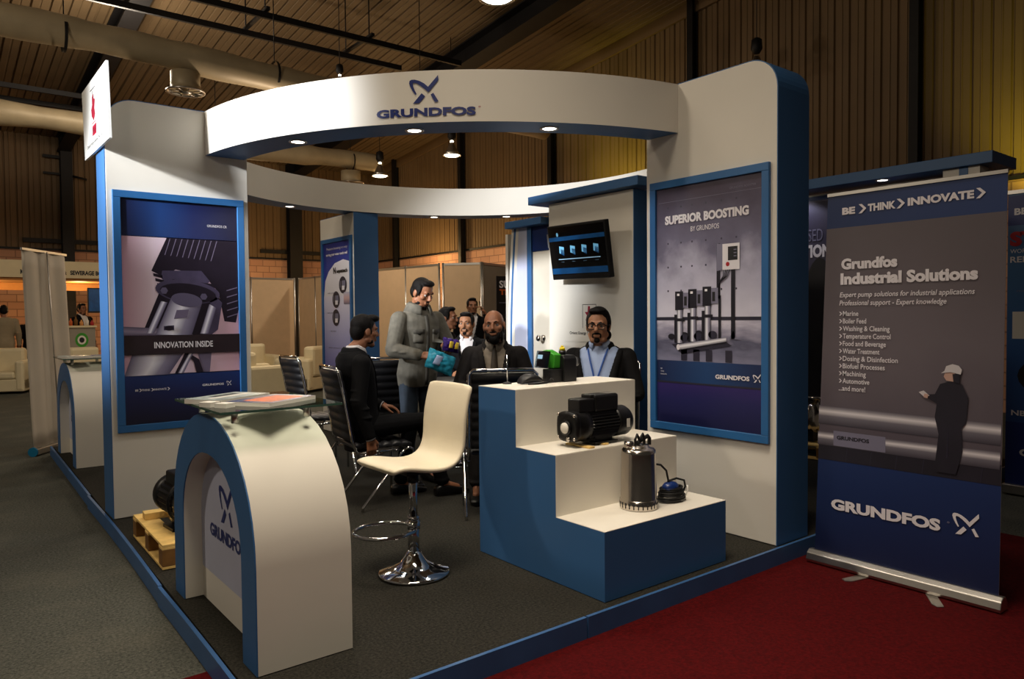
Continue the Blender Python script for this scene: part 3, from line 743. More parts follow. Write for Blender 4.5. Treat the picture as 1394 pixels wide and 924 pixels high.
def downlight(x, y, z, label, power, grp='recessed downlights under the ring', col=(1.0, 0.96, 0.90), s=1.0):
    t = thing('downlight', label, 'downlight', (x, y, z), group=grp)
    b = MB().m('aluminium'); b.lathe([(0.062 * s, 0.0), (0.062 * s, -0.006), (0.046 * s, -0.006), (0.044 * s, 0.0)], seg=24, caps=False); b.build('trim_ring', t)
    b = MB().m('led'); b.lathe([(0.046 * s, -0.002), (0.03 * s, -0.005), (0.002, -0.006)], seg=20); b.build('lens', t)
    lamp('downlight_beam', 'SPOT', (x, y, z - 0.02), power, col, aim=(x, y, 0), size=0.045, spot=142, blend=0.35)
def on_ring(c, r, px): return (c[0] + r * math.cos(px), c[1] + r * math.sin(px))
for p, l in (((2.03, 4.93), 'downlight in the front soffit nearest the motor poster tower'), ((2.515, 4.19), 'downlight in the front soffit just below the navy emblem'), ((3.19, 3.63), 'downlight in the front soffit nearest the booster poster tower')):
    downlight(p[0], p[1], ZB - 0.001, l, 20)
for p, l in (((3.114, 7.82), 'downlight in the rear soffit left of the blue column'), ((4.86, 7.66), 'downlight in the rear soffit right of the blue column'), ((5.56, 7.13), 'rear soffit downlight nearest the wall screen')):
    downlight(p[0], p[1], ZB - 0.001, l, 17)

# ---------------------------------------------------------------- arched counters
def counter(x0, x1, yc, label):
    """tunnel-shaped counter, blue arch face turned to -X"""
    t = thing('arched_counter', label, 'counter', (0, 0, 0), group='white arched counters along the kerb')
    def ac(hw, zs, zt, n=20, e=2.0):
        pts = [(yc - hw, HP)]
        for i in range(n + 1):
            a = PI - PI * i / n
            ca, sa = math.cos(a), math.sin(a)
            pts.append((yc + hw * math.copysign(abs(ca) ** (2 / e), ca), zs + (zt - zs) * abs(sa) ** (2 / e)))
        pts.append((yc + hw, HP)); return pts
    out = ac(0.597, 0.52, 1.073, e=2.1); inn = ac(0.437, 0.52, 0.895, e=2.1)
    b = MB().m('white_paint'); n = len(out)
    A = [[(x0, *p) for p in out], [(x1, *p) for p in out]]; I = [[(x0, *p) for p in inn], [(x1, *p) for p in inn]]
    b.loft(A, close=False, caps=False); b.loft(I, close=False, caps=False)
    b.loft([A[1], I[1]], close=False, caps=False, smooth=False); b.build('counter_shell', t)
    b = MB().m('blue_paint')
    for x in (x0, x0 - 0.006):
        b.loft([[(x, *p) for p in out], [(x, *p) for p in inn]], close=False, caps=False, smooth=False)
    b.loft([[(x0, *p) for p in out], [(x0 - 0.006, *p) for p in out]], close=False, caps=False); b.loft([[(x0, *p) for p in inn], [(x0 - 0.006, *p) for p in inn]], close=False, caps=False)
    b.build('arch_face', t)
    b = MB().m('white_paint'); b.prism(inn, 'x', x0 + 0.085, x0 + 0.097)
    b.m('lavender_white').poly([(x0 + 0.083, y, z) for y, z in [(yc - 0.43, 0.26), (yc + 0.43, 0.26)] + [(y, z) for y, z in inn[1:-1]][::-1]])
    b.text('GRUNDFOS', (x0 + 0.081, yc + 0.285, 0.455), YR, UP, 0.49, 0.062, 0.04, mat='logo_navy'); b.emblem((x0 + 0.081, yc + 0.135, 0.545), YR, UP, 0.19, 0.20, 'logo_navy')
    b.build('back_panel', t, recalc=False)
    return t
counter(0.972, 1.372, 3.44, 'white arched counter with blue arch face, nearest the camera')
counter(1.055, 1.455, 8.55, 'white arched counter farther back, half hidden by the motor poster tower')
def glass_shelf(xa, xb, ya, yb, label, zt=1.124):
    t = thing('glass_shelf', label, 'glass shelf', (0, 0, 0), group='raised glass shelves on the counters')
    b = MB().m('glass'); b.box(xa, xb, ya, yb, zt - 0.01, zt); b.build('glass_pane', t)
    b = MB().m('glass_edge')
    for q in ((xa, xb, ya - .0015, ya), (xa, xb, yb, yb + .0015), (xa - .0015, xa, ya, yb), (xb, xb + .0015, ya, yb)): b.box(*q, zt - 0.01, zt)
    b.build('polished_edge', t)
    for x in (xa + 0.09, xb - 0.12):
        for y in (ya + 0.11, yb - 0.11):
            zb = 1.0725 - (0.0 if abs(y - (ya + yb) / 2) < 0.2 else 0.010)
            b = MB().m('aluminium'); b.cyl((x, y, zb), (x, y, zt - 0.011), 0.014, seg=16); b.build('standoff', t)
glass_shelf(0.905, 1.43, 3.03, 3.72, 'glass shelf on the near counter carrying the leaflets')
glass_shelf(1.0, 1.50, 8.2, 8.9, 'glass shelf on the far counter beside the white banner')

# ---------------------------------------------------------------- stepped plinth
t = thing('stepped_plinth', 'blue and white stepped display plinth with three pumps on it', 'plinth')
px0, px1 = 2.545, 3.515
prof = [(2.512, HP), (2.512, 0.446), (2.866, 0.446), (2.866, 0.770), (3.197, 0.770), (3.197, 1.088), (3.546, 1.088), (3.546, HP)]
b = MB().m('blue_paint'); b.prism(prof, 'x', px0, px1, side_mat='blue_paint'); b.build('plinth_body', t)
b = MB().m('white_paint')
for q in ((2.512, 2.866, 0.446), (2.866, 3.197, 0.770), (3.197, 3.546, 1.088)): b.box(px0, px1, q[0] + 0.0, q[1], q[2], q[2] + 0.003)
b.box(px0, px1, 2.863, 2.8665, 0.449, 0.770); b.box(px0, px1, 3.194, 3.1975, 0.773, 1.088)
b.build('white_facing', t)

# ---------------------------------------------------------------- screen wall, store room, striped panel
t = thing('screen_wall', 'white partition with blue edge and blue canopy carrying the screen', 'partition wall')
b = MB().m('white_paint'); b.box(4.5, 4.66, 4.10, 5.135, HP, 2.52); b.build('wall_panel', t)
b = MB().m('blue_paint'); b.box(4.498, 4.664, 4.092, 4.10, HP, 2.52); b.build('blue_edge', t)
b = MB().m('blue_paint'); b.box(4.42, 4.95, 3.98, 5.34, 2.53, 2.605); b.build('canopy', t, bevel=0.004)
t = thing('store_room', 'store cupboard with pale door, blue canopy and curved striped front panel', 'store room')
b = MB().m('white_paint'); b.box(4.64, 7.1, 5.145, 5.19, HP, 2.33); b.box(4.64, 7.1, 5.93, 5.97, HP, 2.33); b.build('side_wall', t)
b = MB().m('blue_paint'); b.box(4.50, 4.56, 5.395, 5.455, HP, 2.34); b.build('door_post', t)
b = MB().m('blue_plastic'); b.box(4.515, 4.55, 5.14, 5.395, 2.11, 2.34); b.build('header_panel', t)
b = MB().m('door_white'); b.box(4.52, 4.56, 5.14, 5.392, HP, 2.105); d = b.build('door', t)
b = MB().m('steel'); b.lathe([(0.004, 0.0), (0.03, -0.002), (0.03, -0.008), (0.012, -0.014), (0.012, -0.04), (0.028, -0.05), (0.03, -0.068), (0.016, -0.08), (0.002, -0.082)], (4.519, 5.245, 1.292), 20, 'x'); b.build('door_knob', d)
b = MB().m('blue_paint'); b.box(4.42, 5.2, 5.16, 5.70, 2.345, 2.41); b.build('canopy', t, bevel=0.004)
def wav(z): return 0.055 * math.sin((z - HP) / 2.25 * PI) + 0.045 * (1 - (z - HP) / 2.25)
def strip(name, m, ya, yb, xoff, xb=4.62, curveB=True):
    b = MB().m(m); rings = []
    for i in range(25):
        z = HP + (2.345 - HP) * i / 24; w = wav(z); w2 = w if curveB else 0
        rings.append([(xb, yb + w, z), (xb, ya + w2, z), (4.5 + xoff, ya + w2, z), (4.5 + xoff, yb + w, z)])
    b.loft(rings, True, True, False); b.build(name, t)
strip('white_band', 'white_paint', 5.652, 5.685, 0.0)
strip('blue_band', 'blue_paint', 5.62, 5.652, 0.0)
strip('white_band', 'white_paint', 5.578, 5.62, 0.0)
strip('shade_band', 'lavender_white', 5.458, 5.578, 0.0, curveB=False)  # lavender stands in for the shade on this flat face

# wall screen, tilted on its bracket
t = thing('wall_screen', 'black flat screen tilted on the white partition showing four blue icons', 'screen', (4.33, 4.555, 2.045))
t.rotation_euler = (math.radians(1.0), math.radians(-9), math.radians(-2.5))
b = MB().m('black_plastic'); b.box(-0.025, 0.03, -0.365, 0.365, -0.235, 0.235); b.build('casing', t, bevel=0.008)
b = MB().m('screen_black').quad((-0.0258, 0.352, -0.195), (-0.0258, -0.352, -0.195), (-0.0258, -0.352, 0.215), (-0.0258, 0.352, 0.215))
S = lambda y, z: (-0.0265, y, z)
for z0, z1 in ((0.100, 0.135), (-0.185, -0.135)): b.m('screen_blue').quad(S(.352, z0), S(-.352, z0), S(-.352, z1), S(.352, z1))
S2 = lambda y, z: (-0.0272, y, z)
for i in range(4):
    y = 0.20 - i * 0.145
    b.m('screen_icon').poly([S2(y + .03, -.005), S2(y - .03, -.02), S2(y - .035, .045), S2(y + .025, .055)])
    b.m('screen_blue').poly([S2(y + .012, -.012), S2(y - .03, -.03), S2(y - .034, .02), S2(y + .008, .03)])
    b.text(('pumps', 'info', 'news', 'video')[i] if False else '----', S2(y + .02, -.085), YR, UP, 0.04, 0.01, 0.0, mat='screen_text')
b.m('screen_text').quad(S2(.25, -.062), S2(-.28, -.062), S2(-.28, -.055), S2(.25, -.055))
b.m('screen_icon').poly([S2(.235 + .014 * math.cos(a * PI / 4), .155 + .018 * math.sin(a * PI / 4)) for a in range(8)])
b.build('display', t, recalc=False)
b = MB().m('dark_steel'); b.box(0.03, 0.15, -0.05, 0.05, -0.06, 0.06); b.box(0.13, 0.16, -0.12, 0.12, -0.12, 0.12); b.build('bracket', t)
b = MB().m('grey_plastic'); b.box(-0.012, 0.022, 0.375, 0.395, 0.05, 0.17); b.build('side_ports', t)
# company sheet on the partition
t = thing('company_sheet', 'white paper sheet with maroon crest under the wall screen', 'sign')
b = MB().m('white_paint').quad((4.497, 4.93, 1.27), (4.497, 4.33, 1.27), (4.497, 4.33, 1.69), (4.497, 4.93, 1.69))
def crest(o, s, plane_x, yl, z0, mat='maroon'):
    pass
E_ = lambda y, z: (4.4955, y, z)
b.m('black_ink')
for q in ((4.695, 4.525, 1.592, 1.597), (4.695, 4.69, 1.39, 1.597), (4.53, 4.525, 1.39, 1.597)): b.quad(E_(q[0], q[2]), E_(q[1], q[2]), E_(q[1], q[3]), E_(q[0], q[3]))
b.m('maroon').poly([E_(y, z) for y, z in ((4.63, 1.40), (4.655, 1.46), (4.64, 1.50), (4.665, 1.53), (4.63, 1.53), (4.625, 1.58), (4.60, 1.58), (4.60, 1.53), (4.565, 1.54), (4.58, 1.50), (4.555, 1.46), (4.59, 1.45), (4.585, 1.40))])
b.text('Orient Energy Systems (Pvt.) Ltd.', E_(4.86, 1.335), YR, UP, 0.50, 0.026, 0.015, mat='black_ink')
b.build('printed_sheet', t, recalc=False)
# red poster glimpsed on the back of the screen wall
t = thing('wall_poster', 'dark poster with a red shape glimpsed between screen wall and white tower', 'poster')
b = MB().m('logo_navy'); b.box(5.0, 5.012, 3.55, 4.4, 0.5, 2.35)
b.m('red_print').poly([(4.998, y, z) for y, z in ((4.38, 1.0), (4.30, 0.9), (4.05, 1.0), (4.0, 1.4), (4.05, 1.75), (4.38, 1.78))])
b.m('orange_print').poly([(4.997, y, z) for y, z in ((4.36, 1.15), (4.2, 1.1), (4.15, 1.5), (4.36, 1.6))])
b.m('print_white').quad((4.997, 4.39, 1.79), (4.997, 3.6, 1.79), (4.997, 3.6, 1.80), (4.997, 4.39, 1.80))
b.build('print', t, recalc=False)
b = MB().m('white_paint'); b.box(5.013, 5.06, 3.5, 4.45, HP, 2.4); b.build('backing_board', t)

# projecting sign on the left tower
t = thing('projecting_sign', 'white sign board with a maroon crest on the left display tower edge', 'sign')
b = MB().m('sheet_white')
b.prism([(5.40, 2.680), (6.34, 2.690), (6.41, 3.205), (5.455, 3.192)], 'x', 0.952, 0.968); b.build('sign_board', t)
b = MB(); G = lambda y, z: (0.9505, y, z)
b.m('black_ink').quad(G(6.05, 3.128), G(5.86, 3.122), G(5.86, 3.127), G(6.05, 3.133)); b.quad(G(5.965, 3.06), G(5.955, 3.06), G(5.955, 3.115), G(5.965, 3.115))
b.m('maroon').poly([G(y, z) for y, z in ((5.93, 2.90), (6.0, 2.94), (6.02, 2.99), (5.98, 3.02), (5.985, 3.07), (5.93, 3.09), (5.915, 3.05), (5.87, 3.04), (5.90, 2.98), (5.87, 2.94), (5.90, 2.92))])
b.quad(G(6.0, 2.885), G(5.85, 2.885), G(5.85, 2.892), G(6.0, 2.892)); b.quad(G(5.99, 2.80), G(5.84, 2.80), G(5.84, 2.87), G(5.99, 2.87))
b.text('GROUP', G(5.975, 2.82), YR, UP, 0.12, 0.028, 0.02, mat='sheet_white')
for v in b.bm.verts:
    if v.index >= len(b.bm.verts) - 200 and False: pass
b.text('Orient Energy Systems (Pvt.) Ltd.', G(6.21, 2.745), YR, UP, 0.60, 0.026, 0.012, mat='black_ink')
b.build('sign_print', t, recalc=False)
b = MB().m('aluminium'); b.box(0.968, 0.977, 5.78, 5.86, 2.75, 2.83); b.box(0.968, 0.977, 5.95, 6.03, 2.75, 2.83); b.build('mounting_block', t)

# ---------------------------------------------------------------- roll-up banner on the red carpet
M('banner_grey', (96, 90, 98), 0.5, var=0.10, vscale=3)
Mramp('banner_navy_top', [(0.0, (22, 44, 90)), (1.0, (26, 54, 110))], 'X')
Mramp('banner_navy', [(0.0, (14, 28, 68)), (1.0, (18, 44, 96))], 'Y')
Mramp('banner_wall', [(0.0, (80, 72, 84)), (0.5, (104, 96, 104)), (1.0, (92, 84, 90))], 'Y', noise_amt=0.5, nscale=2)
Mramp('banner_pipe', [(0.0, (58, 54, 66)), (0.45, (110, 106, 118)), (0.7, (226, 222, 228)), (0.85, (150, 146, 156)), (1.0, (84, 78, 90))], 'Y')
M('floor_ink', (34, 32, 44), 0.5, var=0.2, vscale=5)
M('skin_ink', (196, 160, 146), 0.5, var=0.0)
M('helmet_ink', (206, 202, 206), 0.5, var=0.0)
BX = 4.155
t = thing('roll_up_banner', 'roll-up banner headed BE THINK INNOVATE standing on the red carpet', 'banner')
b = MB().m('aluminium')
pr = [(BX - .045, 0.012), (BX - .05, 0.03), (BX - .04, 0.065), (BX - .012, 0.085), (BX + .02, 0.082), (BX + .045, 0.05), (BX + .045, 0.012)]
b.loft([[(x, y, z) for x, z in pr] for y in (1.335, 1.352, 1.353, 2.348, 2.349, 2.366)], True, True, False); b.build('base_cassette', t, bevel=0.004)
for y, dy in ((2.02, 0.03), (1.66, -0.06)):
    b = MB().m('aluminium'); pts = []
    b.prism([(BX - .04, y - .028), (BX - .17, y + dy - .028), (BX - .19, y + dy), (BX - .17, y + dy + .028), (BX - .04, y + .028)] if dy > 0 else [(BX - .04, y - .03), (BX - .16, y + dy - .05), (BX - .19, y + dy - .03), (BX - .17, y + dy + .005), (BX - .04, y + .03)], 'z', 0.0065, 0.0115); b.build('foot', t)
b = MB().m('aluminium'); b.box(BX - 0.008, BX + 0.008, 1.34, 2.262, 2.178, 2.196); b.build('top_rail', t)
b = MB().m('aluminium'); b.cyl((BX + .025, 1.85, .06), (BX + .012, 1.85, 2.18), 0.01, seg=10); b.build('rear_pole', t)
# printed cloth: slightly tapering outline like the real hang
ysL = lambda z: 2.335 - (2.335 - 2.262) * (z - 0.08) / 2.11
ysR = lambda z: 1.36 - (1.36 - 1.343) * (z - 0.08) / 2.11
b = MB()
def P(s, z, o): return (BX - o, s, z)
def R2(m, z0, z1, k, a=0.0, c=1.0):
    L = lambda z, u: ysL(z) + (ysR(z) - ysL(z)) * u
    b.m(m).quad(P(L(z0, a), z0, ly(k) - .008), P(L(z0, c), z0, ly(k) - .008), P(L(z1, c), z1, ly(k) - .008), P(L(z1, a), z1, ly(k) - .008))
PGp = lambda m, pts, k: b.m(m).poly([P(s, z, ly(k) - .008) for s, z in pts])
R2('banner_navy', 0.075, 0.635, 0); R2('banner_wall', 0.635, 1.993, 0); R2('banner_navy_top', 1.993, 2.18, 0)
b.m('banner_cloth').quad(P(1.36, .075, -.003), P(2.335, .075, -.003), P(2.262, 2.18, -.003), P(1.343, 2.18, -.003))
T = lambda s, y0, z, w, h, bold=.02, mat='print_white', shear=0.0: b.text(s, P(y0, z, ly(4) - .008), YR, UP, w, h, bold, mat=mat, shear=shear)
T('BE', 2.174, 2.068, .076, .04, .05); T('THINK', 2.026, 2.071, .152, .042, .05); T('INNOVATE', 1.811, 2.076, .322, .042, .05)
for s, z in ((2.078, 2.063), (1.869, 2.066), (1.480, 2.070)): chevron(P(s, z, ly(4) - .008), YR, .052, 'print_white')
T('Grundfos', 2.178, 1.755, .315, .062, .05); T('Industrial Solutions', 2.182, 1.668, .715, .066, .05)
T('Expert pump solutions for industrial applications', 2.186, 1.592, .705, .03, .01, shear=.2); T('Professional support - Expert knowledge', 2.188, 1.545, .575, .03, .01, shear=.2)
items = ['Marine', 'Boiler Feed', 'Washing & Cleaning', 'Temperature Control', 'Food and Beverage', 'Water Treatment', 'Dosing & Disinfection', 'Biofuel Processes', 'Machining', 'Automotive']
wd = [.09, .135, .265, .27, .245, .21, .31, .24, .135, .155]
for i, (s, w) in enumerate(zip(items, wd)):
    z = 1.484 - i * .0432
    chevron(P(2.189, z + .002, ly(4) - .008), YR, .022, 'print_white'); T(s, 2.166, z, w, .030, .012)
T('...and more!', 2.189, 1.484 - 10 * .0432, .155, .030, .012)
# pipes, floor and worker
R2('floor_ink', 0.635, 0.74, 1)
b.m('banner_pipe').quad(P(2.315, .845, ly(1) - .008), P(1.36, .835, ly(1) - .008), P(1.358, .945, ly(1) - .008), P(2.31, .955, ly(1) - .008))
b.m('banner_pipe').quad(P(2.318, .72, ly(2) - .008), P(1.362, .715, ly(2) - .008), P(1.36, .805, ly(2) - .008), P(2.316, .80, ly(2) - .008))
b.m('grey_ink').quad(P(2.22, .725, ly(3) - .008), P(1.92, .723, ly(3) - .008), P(1.92, .81, ly(3) - .008), P(2.22, .812, ly(3) - .008))
T('GRUNDFOS', 2.20, .765, .19, .022, .04, 'floor_ink'); 
for k in range(6): b.m('shadow_ink').quad(P(2.15 - k * .14, .637, ly(2) - .008), P(2.145 - k * .14, .637, ly(2) - .008), P(2.135 - k * .14, .715, ly(2) - .008), P(2.14 - k * .14, .715, ly(2) - .008))
PGp('floor_ink', [(1.56, .66), (1.655, .66), (1.66, .72), (1.645, .86), (1.665, .95), (1.655, 1.02), (1.70, 1.045), (1.705, 1.065), (1.665, 1.07), (1.64, 1.125), (1.585, 1.145), (1.535, 1.13), (1.505, 1.06), (1.515, .93), (1.535, .90), (1.53, .78), (1.55, .70)], 5)
PGp('shadow_ink', [(1.60, .74), (1.606, .74), (1.60, .90), (1.596, .90)], 6)
PGp('skin_ink', [(1.565, 1.14), (1.61, 1.145), (1.622, 1.165), (1.615, 1.19), (1.57, 1.19)], 6); PGp('floor_ink', [(1.545, 1.13), (1.575, 1.14), (1.58, 1.18), (1.545, 1.185)], 7)
PGp('helmet_ink', [(1.635, 1.182), (1.59, 1.19), (1.54, 1.18), (1.535, 1.205), (1.55, 1.225), (1.58, 1.232), (1.61, 1.22), (1.618, 1.195)], 8)
PGp('helmet_ink', [(1.745, 1.075), (1.715, 1.05), (1.69, 1.06), (1.72, 1.085)], 7); PGp('skin_ink', [(1.70, 1.045), (1.72, 1.05), (1.715, 1.07), (1.695, 1.065)], 8)
T('GRUNDFOS', 2.232, .352, .60, .062, .05); b.emblem(P(1.575, .352, ly(4) - .008), YR, UP, .125, .125, 'print_white'); T('o', 1.60, .40, .012, .014, .03, 'grey_ink')
b.build('printed_cloth', t, recalc=False)

# white roll-up seen from the back
t = thing('roll_up_banner', 'blank white back of a roll-up banner beside the far counter', 'banner', (0.86, 9.60, 0), math.radians(55))
b = MB().m('aluminium'); b.box(0.02, 0.86, -0.045, 0.045, 0.012, 0.085); b.build('base_cassette', t, bevel=0.01)
b = MB().m('teal'); b.cyl((0.0, 0, 0.05), (0.02, 0, 0.05), 0.052, seg=20); b.build('end_cap', t)
b = MB().m('banner_cloth'); rows = []
for j in range(13):
    z = 0.08 + 2.19 * j / 12
    rows.append([(0.02 - 0.10 * j / 12 + 0.84 * i / 16, 0.012 * math.sin(i * 1.1 + j * .15) , z) for i in range(17)])
b.loft(rows, close=False, caps=False); b.build('cloth', t, solid=0.002)
b = MB().m('aluminium'); b.cyl((0.46, -0.05, 0.08), (0.33, -0.03, 2.27), 0.008, seg=8); b.build('support_pole', t)
b = MB().m('aluminium'); b.box(-0.10, 0.78, -0.012, 0.012, 2.26, 2.285); b.build('top_rail', t)
# ================================================================ furniture and exhibits
# bar stool
t = thing('bar_stool', 'cream leather bar stool on a chrome disc base in front of the plinth', 'bar stool', (2.045, 3.47, HP))
b = MB().m('chrome'); b.lathe([(0.002, 0.0), (0.192, 0.0), (0.196, 0.008), (0.188, 0.016), (0.12, 0.034), (0.075, 0.062), (0.048, 0.10), (0.034, 0.125), (0.002, 0.126)], seg=40); b.build('base', t)
b = MB().m('chrome'); b.cyl((0, 0, 0.12), (0, 0, 0.30), 0.031, seg=20); b.cyl((0, 0, 0.30), (0, 0, 0.315), 0.034, 0.03, seg=20); b.cyl((0, 0, 0.315), (0, 0, 0.56), 0.024, seg=20); b.build('column', t)
b = MB().m('chrome'); b.tube([(-0.03 - 0.145 + 0.165 * math.cos(a), 0.15 * math.sin(a), 0.265) for a in [2 * PI * i / 32 for i in range(33)]], 0.011, 8, caps=False); b.cyl((0, 0, 0.245), (0, 0, 0.29), 0.037, seg=16); b.build('foot_ring', t)
b = MB().m('dark_steel'); b.box(-0.09, 0.09, -0.09, 0.09, 0.555, 0.575); b.cyl((0, 0, .5), (0, 0, .556), .03, seg=14); b.build('seat_plate', t)
prof = [(-0.235, 0.602), (-0.225, 0.612), (-0.17, 0.622), (-0.10, 0.612), (-0.02, 0.594), (0.06, 0.588), (0.12, 0.598), (0.165, 0.625), (0.192, 0.67), (0.203, 0.73), (0.204, 0.80), (0.212, 0.87), (0.228, 0.94), (0.246, 1.0), (0.256, 1.03)]
def normals2(p):
    out = []
    for i in range(len(p)):
        d = Vector(p[min(i + 1, len(p) - 1)]) - Vector(p[max(i - 1, 0)]); d.normalize(); out.append(Vector((d.y, -d.x)))
    return out
b = MB().m('white_leather'); rings = []
for (x, z), n in zip(prof, normals2(prof)):
    w = 0.208; ring = []; th = 0.018
    for k in range(24):
        a = 2 * PI * k / 24; cy, ct = math.cos(a), math.sin(a)
        yy = w * math.copysign(abs(cy) ** 0.25, cy); tt = th * math.copysign(abs(ct) ** 0.6, ct)
        ring.append((x + n.x * tt, yy, z + n.y * tt))
    rings.append(ring)
b.loft(rings); b.build('seat_shell', t, subsurf=1)

# visitor chairs
def visitor_chair(label, loc, rz, proto=[None]):
    """faces +x; high ribbed back, chrome tube frame"""
    if proto[0] is None:
        t = thing('visitor_chair', label, 'chair', loc, rz, 'black visitor chairs round the table')
        def pad(pts, hw, th, ribs):
            b = MB().m('black_leather'); rings = []; N = 60
            P = [Vector(p) for p in pts]; L = [0]
            for a, c in zip(P, P[1:]): L.append(L[-1] + (c - a).length)
            for i in range(N + 1):
                s = L[-1] * i / N; k = max(j for j in range(len(L)) if L[j] <= s + 1e-9); k = min(k, len(P) - 2)
                q = P[k].lerp(P[k + 1], (s - L[k]) / (L[k + 1] - L[k])); d = (P[k + 1] - P[k]).normalized(); n = Vector((-d.y, d.x))
                h = th * (0.62 + 0.38 * abs(math.sin(PI * ribs * i / N))) if 0 < i < N else th * 0.4
                rings.append([(q.x + n.x * o, y, q.y + n.y * o) for y, o in ((-hw, 0), (-hw + .012, h), (0, h * 1.04), (hw - .012, h), (hw, 0), (hw - .012, -h * .5), (-hw + .012, -h * .5))])
            b.loft(rings); return b
        pad([(-0.22, 0.465), (0.0, 0.452), (0.16, 0.455), (0.23, 0.44)], 0.215, 0.028, 6).build('seat', t)
        pad([(-0.215, 0.50), (-0.24, 0.66), (-0.272, 0.84), (-0.312, 1.02)], 0.215, 0.028, 8).build('backrest', t)
        b = MB().m('chrome'); r = .011
        bp = [(-0.20, -0.228, 0.42), (-0.235, -0.228, 0.52), (-0.257, -0.228, 0.66), (-0.289, -0.228, 0.84), (-0.327, -0.228, 1.01), (-0.333, -0.20, 1.04)]
        b.tube(bp + [(x, -y, z) for x, y, z in bp[::-1]], r, 8); b.build('back_frame', t)
        b = MB().m('chrome'); b.tube([(-0.2, -0.228, 0.42), (0.2, -0.228, 0.425), (0.2, 0.228, 0.425), (-0.2, 0.228, 0.42)], r, 8); b.build('seat_frame', t)
        for s in (-1, 1):
            y = s * 0.245
            b = MB().m('chrome'); b.tube([(0.165, y, 0.425), (0.195, y, 0.435), (0.222, y, 0.42), (0.232, y, 0.38), (0.235, y, 0.002)], r, 8); b.build('leg', t)
            b = MB().m('chrome'); b.tube([(0.165, y, 0.425), (0.135, y, 0.40), (-0.02, y, 0.20), (-0.165, y, 0.03), (-0.172, y, 0.002)], r, 8); b.build('leg', t)
        proto[0] = t; return t
    return copy_thing(proto[0], loc, rz, label)
visitor_chair('chrome framed black chair in which the man in profile sits', (2.61, 5.01, HP), math.radians(-8))
visitor_chair('empty black ribbed chair seen side-on behind the near counter', (2.93, 6.62, HP), math.radians(0))
visitor_chair('black chair back with chrome rim in front of the bearded man', (3.16, 4.16, HP), math.radians(58))
visitor_chair('black chair between the man in profile and the man in grey jacket', (3.22, 6.06, HP), math.radians(74))
visitor_chair('black chair under the man wearing glasses', (4.05, 3.99, HP), math.radians(215))
visitor_chair('black chair under the bearded man', (3.70, 4.90, HP), math.radians(231))
visitor_chair('black chair under the man half hidden by the standing man', (4.74, 7.41, HP), math.radians(-54))
visitor_chair('black chair under the young man looking over the bearded man', (4.66, 6.67, HP), math.radians(229))

# round table with cup and wrapped glassware
t = thing('round_table', 'round dark table between the seated visitors', 'table', (3.93, 5.83, HP))
b = MB().m('black_plastic'); b.lathe([(0.002, .77), (0.41, .77), (0.42, .78), (0.41, .795), (0.002, .797)], seg=40); b.build('tabletop', t)
b = MB().m('chrome'); b.cyl((0, 0, .02), (0, 0, .77), 0.035, seg=18); b.build('column', t)
b = MB().m('chrome'); b.lathe([(0.002, 0), (0.24, 0), (0.24, .01), (0.05, .03), (.002, .03)], seg=32); b.build('base', t)
t = thing('paper_cup', 'white paper cup just behind the bar stool backrest', 'cup', (3.585, 5.71, HP + .7985))
b = MB().m('paper_white'); b.lathe([(0.002, .002), (0.026, 0.0), (0.038, .118), (0.041, .12), (0.040, .124), (0.036, .122), (0.025, .006), (0.002, .006)], seg=24); b.build('cup_wall', t)
t = thing('side_table', 'small table by the rear column carrying wrapped glassware', 'table', (3.50, 6.85, HP))
b = MB().m('blue_plastic'); b.lathe([(0.002, .80), (0.24, .80), (0.25, .808), (0.24, .816), (0.002, .818)], seg=32); b.build('tabletop', t)
b = MB().m('chrome'); b.cyl((0, 0, .02), (0, 0, .80), 0.025, seg=14); b.build('column', t)
b = MB().m('chrome'); b.lathe([(0.002, 0), (0.16, 0), (0.16, .01), (0.04, .03), (.002, .03)], seg=24); b.build('base', t)
for i, (dx, dy) in enumerate(((-.05, -.04), (.05, .02))):
    t = thing('drinking_glass', ('clear glass standing at the left on the small side table', 'clear glass standing at the right on the small side table')[i], 'glass', (3.50 + dx * 1.4, 6.85 + dy * 1.4, HP + .819), group='glasses on the side table')
    b = MB().m('glass'); b.lathe([(0.002, 0.0), (0.03, 0.0), (0.036, .10), (0.0335, .10), (0.028, .008), (0.002, .008)], seg=20); b.build('glass_wall', t)

# exhibits on the plinth -------------------------------------------------
t = thing('multistage_pump', 'black horizontal pump with white port cap on the middle step', 'pump', (2.745, 3.00, 0.774))
X0 = 0.0
b = MB().m('black_metal')   # pump head: rounded square casting facing -x
def sq(x, hw, zc, e=3.0, hz=None):
    hz = hz or hw
    return [(x, hw * math.copysign(abs(math.cos(2 * PI * k / 32)) ** (2 / e), math.cos(2 * PI * k / 32)), zc + hz * math.copysign(abs(math.sin(2 * PI * k / 32)) ** (2 / e), math.sin(2 * PI * k / 32))) for k in range(32)]
ZC = 0.112
b.loft([sq(0.0, .070, ZC), sq(.004, .082, ZC, 3.5), sq(.03, .085, ZC, 3.5), sq(.036, .078, ZC), sq(.05, .085, ZC, 2.6), sq(.085, .088, ZC, 2.3), sq(.125, .085, ZC, 2.2), sq(.13, .07, ZC, 2)])
b.build('pump_head', t)
b = MB().m('black_metal'); b.lathe([(0.002, -.012), (.042, -.012), (.044, 0.0)], (0, .0, ZC - .005), 28, 'x'); b.m('paper_white'); b.lathe([(0.002, -.0165), (.03, -.016), (.031, -.011)], (0, 0.0, ZC - .005), 24, 'x'); b.build('port_cap', t)
for y, z in ((.064, .066), (-.064, .066), (.064, -.062), (-.064, -.062)):
    b = MB().m('steel'); b.lathe([(.002, -.006), (.009, -.005), (.009, .002)], (-.0, y, ZC + z), 6, 'x'); b.build('bolt', t)
